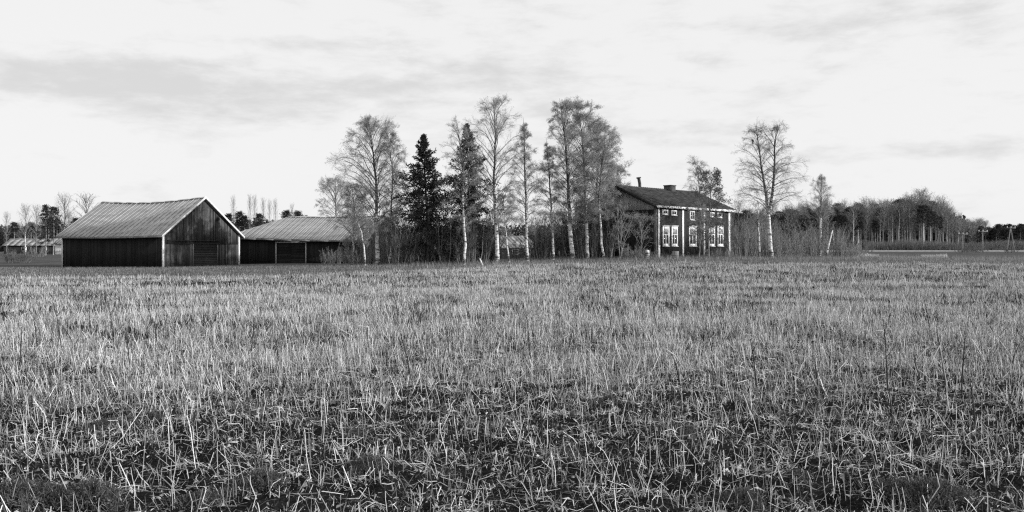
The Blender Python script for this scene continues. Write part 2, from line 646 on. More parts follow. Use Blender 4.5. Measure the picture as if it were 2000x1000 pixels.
def make_front_barn():
    a = R(26)
    c = foot(318, 79)
    L, W, HE, HR = 13.2, 9.5, 3.05, 6.45
    b = empty('barn', c, -a, 'dark board barn with pale gable trim and sliding door, nearest the field', 'barn')
    OV, OG = 0.35, 0.35
    tz = (HR - HE) / (W / 2)

    def zr(x):      # sagging ridge
        t = (x + L) / L
        return HR - 0.28 * math.sin(math.pi * min(max(t, 0), 1)) ** 1.0 - 0.12 * (1 - t)

    def ze(x):
        t = (x + L) / L
        return HE - tz * OV - 0.07 * math.sin(math.pi * min(max(t, 0), 1)) + 0.02

    body = MB()
    pr = [(0, 0), (W, 0), (W, HE - .25), (W / 2, HR - .65), (0, HE - .25)]
    V = [(0, y, z - (0.3 if z == 0 else 0)) for y, z in pr] + [(-L, y, z - (0.3 if z == 0 else 0)) for y, z in pr]
    body.add(V[:10], [(1, 0, 5, 6), (2, 1, 6, 7), (3, 2, 7, 8), (4, 3, 8, 9), (0, 4, 9, 5)])
    body.f.append(np.array([[0, 1, 2, 3, 4], [9, 8, 7, 6, 5]]))
    body.m.append(np.zeros(2))
    body.build('wall', M['ochre'], b)
    cl = MB()
    clad(cl, (-L, 0, 0), (1, 0, 0), (0, -1, 0), L, lambda s: -0.25, lambda s: HE - 0.02, seed=1)
    clad(cl, (-L, W, 0), (1, 0, 0), (0, 1, 0), L, lambda s: -0.25, lambda s: HE - 0.02, seed=2)
    clad(cl, (-L, 0, 0), (0, 1, 0), (-1, 0, 0), W, lambda s: -0.25, lambda s: HE + tz * (W / 2 - abs(s - W / 2)) - .3, seed=3)
    tag(cl.build('cladding', M['ochre'], b), kind='stuff')
    g = MB()
    zm = 2.12
    clad(g, (0, 0.18, 0), (0, 1, 0), (1, 0, 0), W - .36, lambda s: -0.25, lambda s: zm + .02, seed=4, jit=.008)
    clad(g, (0.022, 0.10, 0), (0, 1, 0), (1, 0, 0), W - .2, lambda s: zm - 0.04, lambda s: HE + tz * (W / 2 - abs(s + .1 - W / 2)) - .04, seed=5, zb=.02)
    o = tag(g.build('gable_cladding', M['ochre_dappled'], b), 'worn board gable with dappled sun painted in as lighter patches', kind='stuff')
    # sliding door, its rail and frame
    d = MB()
    planks_h(d, (0.055, 3.55, 0), (0, 1, 0), (1, 0, 0), 2.95, 0.08, 2.04, 0.17, seed=6)
    d.box(0.03, 0.056, 3.53, 6.52, 0.06, 2.05)
    door = d.build('door', M['house_red'], b)
    for q in ((0.05, 0.10, 3.44, 3.545, 0.02, 2.1), (0.05, 0.095, 6.505, 6.60, 0.55, 2.1)):
        f = MB()
        f.box(*q)
        f.build('door_post', M['grey_wood'], door)
    rl = MB()
    rl.box(0.04, 0.22, 0.45, 6.75, 2.36, 2.43)
    rl.box(0.04, 0.14, 0.45, 6.75, 2.10, 2.19)
    rl.box(0.05, 0.10, 0.45, 6.75, 2.20, 2.352)
    rl.build('door_rail', M['dark_wood'], b)
    for (x0, x1, y0, y1, top) in ((-.03, .06, -.075, .12, HE - .04), (.03, .07, W - .14, W + .05, HE - .04), (-L - .05, -L + .1, -.07, -.028, HE - .05)):
        t = MB()
        t.box(x0, x1, y0, y1, -.2, top)
        t.build('corner_board', M['white_worn'], b)
    # roof: deck, sheets, barge boards, fascia
    deck = MB()
    N = 8
    xs = [-L - OG + (L + 2 * OG) * i / N for i in range(N + 1)]
    for x0, x1 in zip(xs[:-1], xs[1:]):
        slab(deck, (x0, -OV, ze(x0) - .12), (x1, -OV, ze(x1) - .12), (x1, W / 2, zr(x1) - .12), (x0, W / 2, zr(x0) - .12), 0.04)
        slab(deck, (x1, W + OV, ze(x1) - .12), (x0, W + OV, ze(x0) - .12), (x0, W / 2, zr(x0) - .12), (x1, W / 2, zr(x1) - .12), 0.04)
    roof = deck.build('roof', M['dark_wood'], b)
    metal_sheets(roof, -L - OG, OG, lambda x: (x, -OV - .05, ze(x) - .01), lambda x: (x, W / 2, zr(x) + .01), 0.62, 1)
    metal_sheets(roof, -L - OG, OG, lambda x: (x, W + OV + .05, ze(x) - .01), lambda x: (x, W / 2, zr(x) + .01), 0.62, 2)
    rc = MB()
    for x0, x1 in zip(xs[:-1], xs[1:]):
        for sg in (-1, 1):
            slab(rc, (x0, W / 2, zr(x0) + .085), (x1, W / 2, zr(x1) + .085), (x1, W / 2 + sg * .16, zr(x1) - .02), (x0, W / 2 + sg * .16, zr(x0) - .02), .012)
    rc.build('ridge_cap', M['metal'], roof)
    for xg, nm in ((OG, 1), (-L - OG, -1)):
        for sg in (0, 1):
            t = MB()
            ye = -OV - .06 if sg == 0 else W + OV + .06
            z0, z1 = ze(xg) - .02, zr(xg) + .05
            xa, xb = (xg + .004, xg + .034) if nm > 0 else (xg - .034, xg - .004)
            q = [(xa, ye, z0 - .15), (xb, ye, z0 - .15), (xb, W / 2, z1 - .15), (xa, W / 2, z1 - .15),
                 (xa, ye, z0 + .05), (xb, ye, z0 + .05), (xb, W / 2, z1 + .05), (xa, W / 2, z1 + .05)]
            if sg:
                q = [q[i] for i in (1, 0, 3, 2, 5, 4, 7, 6)]
            t.hexa(q)
            t.build('barge_board', M['white'], roof)
    for ye in (-OV - .07, W + OV + .045):
        t = MB()
        for x0, x1 in zip(xs[:-1], xs[1:]):
            t.hexa([(x0, ye, ze(x0) - .16), (x1, ye, ze(x1) - .16), (x1, ye + .025, ze(x1) - .16), (x0, ye + .025, ze(x0) - .16),
                    (x0, ye, ze(x0) - .03), (x1, ye, ze(x1) - .03), (x1, ye + .025, ze(x1) - .03), (x0, ye + .025, ze(x0) - .03)])
        t.build('fascia', M['grey_wood'], roof)
    # small lamp bracket high on the gable
    t = MB()
    t.box(.05, .22, 6.5, 6.58, 4.55, 4.63)
    t.box(.12, .24, 6.44, 6.64, 4.36, 4.56)
    t.build('lamp', M['dark_wood'], b)


def make_rear_barn():
    a = R(17)
    c0 = foot(714, 90)
    c = Vector((c0.x, c0.y, 0.06))
    L, W, HE, HR = 16.4, 9.4, 2.70, 5.16
    b = empty('barn', c, -a, 'long low dark barn with hipped metal roof and framed double door', 'barn')
    OV = 0.35
    tz = (HR - HE) / (W / 2)
    hip = 4.7

    def ze(x):
        t = -x / L
        return HE + 0.30 * t - tz * OV - .05 * math.sin(5 * t)

    def zr(x):
        return HR - 0.02 * x / L - 0.08 * math.sin(math.pi * min(1, max(0, -x / (L - hip))))

    body = MB()
    body.box(-L, 0, 0, W, -.5, HE + .05)
    body.add([(0, 0, HE), (0, W, HE), (0, W / 2, HR - .2)], [(0, 1, 2)])
    body.build('wall', M['ochre'], b)
    cl = MB()
    zt = lambda s: HE + .04
    clad(cl, (-L, 0, 0), (1, 0, 0), (0, -1, 0), L, lambda s: -.5, lambda s: HE + .30 * (1 - s / L) - .02, seed=11)
    clad(cl, (0, 0, 0), (0, 1, 0), (1, 0, 0), W, lambda s: -.5, lambda s: HE + tz * (W / 2 - abs(s - W / 2)) - .08, seed=12)
    tag(cl.build('cladding', M['ochre'], b), kind='stuff')
    # position of the door along the wall, from the photograph
    def along(px):
        ux, uy = math.cos(a), -math.sin(a)
        u = (px - 1000) / FPX
        return (u * c.y - c.x) / (ux - u * uy)
    x0, x1 = along(539), along(599)
    for k, (p, q) in enumerate(((x0 + .1, (x0 + x1) / 2 - .01), ((x0 + x1) / 2 + .01, x1 - .1))):
        d = MB()
        planks_h(d, (p, -.035, 0), (1, 0, 0), (0, -1, 0), q - p, -.05, 2.26, .16, seed=20 + k)
        d.box(p, q, -.036, -.02, -.1, 2.26)
        d.build('door', M['ochre'], b)
    for nm, q in (('door_post', (x0, x0 + .11, -.10, -.03, -.3, 2.27)), ('door_post', (x1 - .11, x1, -.10, -.03, -.3, 2.27)), ('door_lintel', (x0 - .05, x1 + .05, -.11, -.03, 2.275, 2.40))):
        f = MB()
        f.box(*q)
        f.build(nm, M['frame_wood'], b)
    deck = MB()
    N = 8
    xs = [-L - OV + (L + OV + .3) * i / N for i in range(N + 1)]

    def top(x, sg):
        k = min(1.0, max(0.0, (x + L + OV) / (hip + OV)))
        y = W / 2
        e = ze(x)
        return (x, (-OV - .05) * (1 - k) + y * k if sg < 0 else (W + OV + .05) * (1 - k) + y * k, e * (1 - k) + zr(x) * k)

    hx = -L + hip
    cuts = [-L - OV, hx] + [hx + (0.3 - hx) * i / 5 for i in range(1, 6)]
    for p, q in zip(cuts[:-1], cuts[1:]):
        for sg in (-1, 1):
            ye = -OV if sg < 0 else W + OV
            tp, tq = top(p, sg), top(q, sg)
            slab(deck, (p, ye, ze(p) - .10), (q, ye, ze(q) - .10), (tq[0], tq[1], tq[2] - .10), (tp[0], tp[1], tp[2] - .11), .035)
    slab(deck, (-L - OV, W + OV, ze(-L) - .10), (-L - OV, -OV, ze(-L) - .10), (hx, W / 2 - .01, zr(hx) - .10), (hx, W / 2 + .01, zr(hx) - .10), .035)
    roof = deck.build('roof', M['dark_wood'], b)
    for sg in (-1, 1):
        ye = -OV - .05 if sg < 0 else W + OV + .05
        metal_sheets(roof, -L - OV, .3, lambda x: (x, ye, ze(x) - .005), lambda x: top(x, sg), 0.62, 30 + sg)
    # the hipped end
    n = 14
    for i in range(n):
        y0, y1 = -OV + (W + 2 * OV) * i / n, -OV + (W + 2 * OV) * (i + 1) / n
        def up(y):
            k = 1 - abs(y - W / 2) / (W / 2 + OV)
            return np.array((-L - OV + (hip + OV) * k, y, ze(-L) * (1 - k) + zr(hx) * k + .0))
        mb = MB()
        A, B = np.array((-L - OV - .03, y0 + .01, ze(-L))), np.array((-L - OV - .03, y1 - .01, ze(-L)))
        slab(mb, B, A, up(y0 + .01), up(y1 - .01), .014)
        mb.build('roof_sheet', M['metal'], roof)
    t = MB()
    for i in range(N):
        p, q = xs[i], xs[i + 1]
        t.hexa([(p, -OV - .08, ze(p) - .17), (q, -OV - .08, ze(q) - .17), (q, -OV - .055, ze(q) - .17), (p, -OV - .055, ze(p) - .17),
                (p, -OV - .08, ze(p) - .03), (q, -OV - .08, ze(q) - .03), (q, -OV - .055, ze(q) - .03), (p, -OV - .055, ze(p) - .03)])
    t.build('fascia', M['grey_wood'], roof)
    rc = MB()
    for i in range(5):
        p, q = hx + (.3 - hx) * i / 5, hx + (.3 - hx) * (i + 1) / 5
        for sg in (-1, 1):
            slab(rc, (p, W / 2, zr(p) + .07), (q, W / 2, zr(q) + .07), (q, W / 2 + sg * .15, zr(q) - .02), (p, W / 2 + sg * .15, zr(p) - .02), .012)
    rc.build('ridge_cap', M['metal'], roof)


def make_house():
    bang = R(45)
    c = at(1283, 504, 78)
    c.z = 0.90
    cb, sb = math.cos(bang), math.sin(bang)
    L, W, HE, HR = 12.0, 8.2, 4.64, 6.42
    b = empty('house', c, bang, 'two-storey dark board farmhouse with white windows and tiled roof', 'house')
    OV, OG = 0.28, 0.55
    tz = (HR - HE) / (W / 2)

    def s_of(px):
        u = (px - 1000) / FPX
        return (u * c.y - c.x) / (cb - u * sb)

    def z_of(px, py):
        return EYE + (HOR - py) / FPX * (c.y + s_of(px) * sb) - c.z

    st = MB()
    r = random.Random(5)
    st.box(.03, L - .03, .03, W - .03, -.6, .02)
    stone_foot = st.build('foundation', M['stone'], b)
    x = 0.0
    while x < L:                                  # foundation stones along the front
        w = r.uniform(.45, .9)
        m = MB()
        e = min(L, x + w - .03)
        m.hexa([(x, -.06 + r.uniform(-.03, .03), -.4), (e, -.06 + r.uniform(-.03, .03), -.4), (e, .1, -.4), (x, .1, -.4),
                (x + .03, -.03, -.0 + r.uniform(-.06, 0)), (e - .03, -.03, -.0 + r.uniform(-.06, 0)), (e - .03, .1, 0), (x + .03, .1, 0)])
        m.build('stone', M['stone'], stone_foot)
        x += w
    body = MB()
    pr = [(0, .03), (W, .03), (W, HE), (W / 2, HR - .1), (0, HE)]
    V = [(0, y, z) for y, z in pr] + [(L, y, z) for y, z in pr]
    body.add(V, [(0, 1, 6, 5), (1, 2, 7, 6), (2, 3, 8, 7), (3, 4, 9, 8), (4, 0, 5, 9)])
    body.f.append(np.array([[4, 3, 2, 1, 0], [5, 6, 7, 8, 9]]))
    body.m.append(np.zeros(2))
    body.build('wall', M['house_red'], b)
    cl = MB()
    clad(cl, (0, 0, 0), (1, 0, 0), (0, -1, 0), L, lambda s: .05, lambda s: HE, seed=41, width=.17)
    clad(cl, (0, 0, 0), (0, 1, 0), (-1, 0, 0), W, lambda s: .05, lambda s: HE - .34, seed=42, width=.17)
    clad(cl, (L, 0, 0), (0, 1, 0), (1, 0, 0), W, lambda s: .05, lambda s: HE + tz * (W / 2 - abs(s - W / 2)) - .1, seed=43, width=.17)
    tag(cl.build('cladding', M['house_red'], b), kind='stuff')
    g = MB()
    clad(g, (-.03, 0, 0), (0, 1, 0), (-1, 0, 0), W, lambda s: HE - .38, lambda s: HE + tz * (W / 2 - abs(s - W / 2)) - .06, seed=44, width=.17)
    tag(g.build('gable_cladding', M['gable_pale'], b), 'pale unpainted boards of the gable triangle', kind='stuff')
    t = MB()
    t.box(-.10, -.03, -.02, .26, -.05, HE - .02)
    t.build('corner_board', M['grey_wood'], b)
    for p0, p1 in ((1284.0, 1288.0), (1331.0, 1334.6), (1373.0, 1376.0), (1421.5, 1425.0)):
        t = MB()
        t.box(max(.06, s_of(p0)), min(L, s_of(p1)), -.075, -.04, -.02, HE - .10)
        t.build('pilaster', M['white'], b)
    fr = MB()
    fr.box(-.02, L, -.07, -.036, HE - .09, HE + .02)
    fr.build('frieze', M['dark_wood'], b)

    # windows: frame with header, sill and bars, each pane its own piece
    def window(p0, p1, q0, q1, tall):
        x0, x1 = s_of(p0), s_of(p1)
        zt, zb = z_of((p0 + p1) / 2, q0), z_of((p0 + p1) / 2, q1)
        fw = .15 if tall else .12
        hd = .30 if tall else .12
        m = MB()
        yf, yb = -.085, -.034
        m.box(x0, x0 + fw, yf, yb, zb, zt)
        m.box(x1 - fw, x1, yf, yb, zb, zt)
        m.box(x0 + fw, x1 - fw, yf + .004, yb, zt - hd + .001, zt - .002)
        m.box(x0 + fw, x1 - fw, yf + .004, yb, zb + .002, zb + (.2 if tall else .1))
        zi0, zi1 = zb + (.2 if tall else .1), zt - hd
        xm = (x0 + x1) / 2
        if tall:
            zm = zi0 + (zi1 - zi0) * .64
            m.box(x0 + fw, x1 - fw, yf + .012, yb, zm - .04, zm + .04)
            m.box(xm - .045, xm + .045, yf + .014, yb, zi0, zm - .04)
            cells = [(x0 + fw, x1 - fw, zm + .04, zi1), (x0 + fw, xm - .045, zi0, zm - .04), (xm + .045, x1 - fw, zi0, zm - .04)]
        else:
            m.box(xm - .03, xm + .03, yf + .012, yb, zi0, zi1)
            rows = 2 if (zi1 - zi0) > .5 else 1
            cells = []
            for k in range(rows):
                a0, a1 = zi0 + (zi1 - zi0) * k / rows, zi0 + (zi1 - zi0) * (k + 1) / rows
                if k:
                    m.box(x0 + fw, x1 - fw, yf + .016, yb, a0 - .025, a0 + .025)
                    a0 += .025
                if k < rows - 1:
                    a1 -= .025
                cells += [(x0 + fw, xm - .03, a0, a1), (xm + .03, x1 - fw, a0, a1)]
        w = m.build('window', M['white'], b)
        for k, (a0, a1, z0, z1) in enumerate(cells):
            n = MB()
            n.box(a0, a1, -.044, -.036, z0, z1)
            n.build('pane', M['curtain'] if (tall and k == 0) else M['glass'], w)
        if tall:
            h = MB()
            h.box(x0 - .06, x1 + .06, -.14, -.036, zt + .002, zt + .06)
            h.build('window_header', M['white'], w)
        s = MB()
        s.box(x0 - .04, x1 + .04, -.13, -.036, zb - .05, zb - .002)
        s.build('sill', M['white_worn'], w)

    for p0, p1 in ((1293, 1306), (1310.5, 1322.5), (1344.5, 1359), (1383.5, 1395), (1400, 1411.5)):
        window(p0, p1, 442, 480.5, True)
    for p0, p1, q0, q1 in ((1292.5, 1303.5, 409.5, 419), (1310, 1320.5, 410.5, 420.5), (1346, 1355.5, 412, 430), (1386, 1394, 414.5, 424), (1400, 1409, 415.5, 425)):
        window(p0, p1, q0, q1, False)
    # pale frame on the dark gable
    m = MB()
    for (y0, y1, z0, z1) in ((3.0, 3.12, 3.15, 4.05), (4.9, 5.02, 3.15, 4.05), (3.0, 5.02, 3.02, 3.145), (3.0, 5.02, 4.055, 4.16)):
        m.box(-.075, -.03, y0, y1, z0, z1)
    w = m.build('window', M['grey_wood'], b)
    n = MB()
    n.box(-.045, -.034, 3.12, 4.9, 3.145, 4.055)
    n.build('pane', M['glass'], w)

    # roof of pantiles in courses
    roof_deck = MB()
    for sg in (0, 1):
        ye = -OV if sg == 0 else W + OV
        slab(roof_deck, (-OG, ye, HE - tz * OV), (L + OG, ye, HE - tz * OV), (L + OG, W / 2, HR), (-OG, W / 2, HR), .05)
    roof = roof_deck.build('roof', M['dark_wood'], b)
    for sg in (0, 1):
        mb = MB()
        sl = math.hypot(W / 2 + OV, HR - (HE - tz * OV))
        nc = 14
        nt = 44 * 4
        xs = np.linspace(-OG - .05, L + OG + .05, nt + 1)
        wave = .035 * np.abs(np.sin(np.arange(nt + 1) * math.pi / 4))
        dy, dz = (W / 2 + OV) / sl, (HR - HE + tz * OV) / sl
        sgn = 1 if sg == 0 else -1
        y0 = -OV - .06 if sg == 0 else W + OV + .06
        nrm = np.array((0, -sgn * dz, dy))
        for k in range(nc):
            s0, s1 = sl * k / nc, sl * (k + 1) / nc + .03
            jit = vnoise(np.arange(nt + 1) / 4 * .99, np.full(nt + 1, k * 3.7 + sg * 50), 5) * .02
            lo = np.stack([xs, np.full(nt + 1, y0 + sgn * s0 * dy), np.full(nt + 1, HE - tz * OV + .05 + s0 * dz)], -1) + nrm * (wave + .055 + jit)[:, None]
            hi = np.stack([xs, np.full(nt + 1, y0 + sgn * s1 * dy), np.full(nt + 1, HE - tz * OV + .05 + s1 * dz)], -1) + nrm * (wave + .012)[:, None]
            fr_ = lo - nrm * .05
            V = np.concatenate([lo, hi, fr_])
            i = np.arange(nt)
            n1 = nt + 1
            F = np.concatenate([np.stack([i, i + 1, i + 1 + n1, i + n1], -1), np.stack([i + 2 * n1, i + 1 + 2 * n1, i + 1, i], -1)])
            mb.add(V, F)
        tag(mb.build('roof_tiles', M['tile'], roof), kind='stuff')
    rt = MB()
    nR = 38
    for k in range(nR):
        p = -OG + (L + 2 * OG) * k / nR
        q = p + (L + 2 * OG) / nR - .02
        rt.tubes([[(p, W / 2, HR + .03), (q, W / 2, HR + .055)]], [[.13, .15]], 8, cap=True)
    tag(rt.build('ridge_tiles', M['tile'], roof), kind='stuff')
    for xg in (-OG - .09, L + OG + .06):
        for sg in (0, 1):
            t = MB()
            ye = -OV - .08 if sg == 0 else W + OV + .08
            z0 = HE - tz * (OV + .08)
            q = [(xg, ye, z0 - .12), (xg + .03, ye, z0 - .12), (xg + .03, W / 2, HR - .12), (xg, W / 2, HR - .12),
                 (xg, ye, z0 + .1), (xg + .03, ye, z0 + .1), (xg + .03, W / 2, HR + .1), (xg, W / 2, HR + .1)]
            if sg:
                q = [q[i] for i in (1, 0, 3, 2, 5, 4, 7, 6)]
            t.hexa(q)
            t.build('barge_board', M['dark_wood'], roof)
    t = MB()
    t.box(-OG + .05, L + OG - .05, -OV - .08, -OV - .05, HE - tz * OV - .13, HE - tz * OV + .07)
    tag(t.build('fascia', M['white_flake'], roof), 'white eaves board with flaking paint')
    # chimneys
    ch = MB()
    cx = 7.75
    ch.box(cx - .42, cx + .42, W / 2 - .45, W / 2 + .35, HR - .4, HR + .48)
    cho = ch.build('chimney', M['brick'], roof)
    cp = MB()
    cp.box(cx - .47, cx + .47, W / 2 - .50, W / 2 + .40, HR + .484, HR + .57)
    cp.build('chimney_cap', M['brick'], roof)
    pp = MB()
    bx, by = 3.35, W / 2 + .25
    pp.tubes([[(bx, by, HR - .3), (bx - .03, by, HR + .5), (bx - .16, by + .02, HR + 1.0)]], [[.15, .15, .15]], 10, cap=True)
    pp.tubes([[(bx - .16, by + .02, HR + 1.0), (bx - .18, by + .02, HR + 1.1)]], [[.23, .23]], 10, cap=True)
    pp.build('stove_pipe', M['brick'], roof)


def simple_shed(name, label, c, rz, L, W, HE, HR, roofm, wallm, chim=False, seed=0, ov=.35, gable=None):
    b = empty(name, c, rz, label, 'shed' if 'shed' in name else 'house')
    body = MB()
    pr = [(0, -.4), (W, -.4), (W, HE), (W / 2, HR - .08), (0, HE)]
    V = [(0, y, z) for y, z in pr] + [(L, y, z) for y, z in pr]
    body.add(V, [(0, 1, 6, 5), (1, 2, 7, 6), (2, 3, 8, 7), (3, 4, 9, 8), (4, 0, 5, 9)])
    body.f.append(np.array([[4, 3, 2, 1, 0], [5, 6, 7, 8, 9]]))
    body.m.append(np.zeros(2))
    body.build('wall', wallm, b)
    cl = MB()
    clad(cl, (0, 0, 0), (1, 0, 0), (0, -1, 0), L, lambda s: -.3, lambda s: HE - .02, seed=seed, width=.2)
    tag(cl.build('cladding', wallm, b), kind='stuff')
    cl = MB()
    clad(cl, (0, 0, 0), (0, 1, 0), (-1, 0, 0), W, lambda s: -.3, lambda s: HE + (HR - HE) * (1 - abs(s - W / 2) / (W / 2)) - .1, seed=seed + 1, width=.2)
    tag(cl.build('gable_cladding', gable or wallm, b), kind='stuff')
    tz = (HR - HE) / (W / 2)
    mb = MB()
    for sg in (0, 1):
        ye = -ov if sg == 0 else W + ov
        n = 10
        for i in range(n):
            p, q = -ov + (L + 2 * ov) * i / n, -ov + (L + 2 * ov) * (i + 1) / n
            dz = .03 * math.sin(i * 2.1 + seed)
            slab(mb, (p, ye, HE - tz * ov), (q - .01, ye, HE - tz * ov), (q - .01, W / 2, HR + dz), (p, W / 2, HR + dz), .07)
    roof = mb.build('roof', roofm, b)
    if chim:
        m = MB()
        m.box(L * .5 - .4, L * .5 + .4, W / 2 - .4, W / 2 + .4, HR - .4, HR + .8)
        m.build('chimney', M['brick'], roof)
    for k in range(2):
        m = MB()
        x0 = L * (.3 + .35 * k)
        m.box(x0, x0 + 1.1, -.06, -.03, HE * .38, HE * .8)
        w = m.build('window', M['white'], b)
        m = MB()
        m.box(x0 + .1, x0 + 1.0, -.068, -.061, HE * .42, HE * .76)
        m.build('pane', M['glass'], w)
    return b


make_front_barn()
make_rear_barn()
make_house()
p = foot(979, 104)
simple_shed('shed', 'small old shed with pale worn roof seen between birch trunks', p, R(38), 5.2, 4.4, 1.45, 2.75, M['roof_pale'], M['dark_wood'], seed=3, gable=M['dark_wood'])
p = foot(8, 190)
simple_shed('house', 'low far house with pale roof behind the trees beyond the meadow', p, R(4), 12, 7, 1.9, 3.3, M['roof_pale'], M['house_red'], True, seed=5)
p = foot(108, 176)
simple_shed('house', 'white gabled far house half hidden by the barn corner', p, R(-14), 6, 6, 2.3, 4.0, M['roof_pale'], M['white'], False, seed=8)


# ------------------------------------------------------------------ trees
def interp_path(P, s):
    """P (B,n,3), s (B,k) in 0..1 -> points and tangents (B,k,3)"""
    B, n, _ = P.shape
    f = np.clip(s, 0, .9999) * (n - 1)
    i = f.astype(int)
    w = (f - i)[..., None]
    bi = np.arange(B)[:, None]
    a, b = P[bi, i], P[bi, i + 1]
    t = b - a
    return a * (1 - w) + b * w, t / (np.linalg.norm(t, axis=-1, keepdims=True) + 1e-9)


def grow(p0, d0, Ls, n, lift=0.0, droop=0.0, wob=0.12):
    """branches from points along directions; lift bends up, droop bends the outer half down"""
    B = len(p0)
    P = np.zeros((B, n, 3))
    P[:, 0] = p0
    d = d0 / (np.linalg.norm(d0, axis=1, keepdims=True) + 1e-9)
    st = (Ls / (n - 1))[:, None]
    for k in range(1, n):
        P[:, k] = P[:, k - 1] + d * st
        u = k / (n - 1)
        d = d + rng.normal(size=(B, 3)) * wob
        d[:, 2] += lift * (1 - u) - droop * u * u
        d /= np.linalg.norm(d, axis=1, keepdims=True)
    return P


def spawn(P, Ls, k, s0, s1, ang, lf, n, up=0.0, lift=0., droop=0., wob=.12):
    """k children on each parent path"""
    B = len(P)
    s = s0 + (s1 - s0) * (np.arange(k)[None] + rng.random((B, k))) / k
    q, t = interp_path(P, s)
    q, t = q.reshape(-1, 3), t.reshape(-1, 3)
    r = rng.normal(size=q.shape)
    r -= t * np.sum(r * t, 1, keepdims=True)
    r /= np.linalg.norm(r, axis=1, keepdims=True) + 1e-9
    an = np.radians(ang) * rng.uniform(.6, 1.25, (len(q), 1))
    d = t * np.cos(an) + r * np.sin(an)
    d[:, 2] += up
    L2 = np.repeat(Ls, k) * lf * (1.15 - .75 * s.ravel()) * rng.uniform(.6, 1.25, len(q))
    return grow(q, d, L2, n, lift, droop, wob), L2


def taper(B, n, r0, r1):
    r0 = np.broadcast_to(np.asarray(r0, float), (B,))
    r1 = np.broadcast_to(np.asarray(r1, float), (B,))
    u = np.linspace(0, 1, n)[None]
    return r0[:, None] * (1 - u) + r1[:, None] * u


def profile_birch(t):
    t = np.asarray(t, float)
    lo = np.power(np.clip(t / .38, .02, 1), .55)
    hi = np.power(np.clip(1 - ((t - .38) / .65) ** 2, .03, 1), .62)
    return np.where(t < .38, lo, hi)


def profile_point(t):
    t = np.asarray(t, float)
    return np.where(t < .22, np.power(np.clip(t / .22, .05, 1), .5), np.power(np.clip(1 - (t - .22) / .79, .02, 1), .8))


def profile_round(t):
    return np.sqrt(np.clip(1 - (2 * t - .85) ** 2 / 1.6, .02, 1))


def trunk_path(px, Y, n=14, wob=.03):
    """trunk through photograph columns/rows at depth Y, local to its foot"""
    base = foot(px[0][0], Y)
    pts = [np.array((0., 0., -.15))]
    for (x, y) in px[1:]:
        w = at(x, y, Y)
        pts.append(np.array((w.x - base.x, rng.normal() * .12 * (len(pts)), w.z - base.z)))
    pts = np.array(pts)
    seg = np.concatenate([[0], np.cumsum(np.linalg.norm(np.diff(pts, axis=0), axis=1))])
    u = np.linspace(0, seg[-1], n)
    P = np.stack([np.interp(u, seg, pts[:, i]) for i in range(3)], -1)
    P[1:-1, :2] += rng.normal(size=(n - 2, 2)) * wob
    return base, P


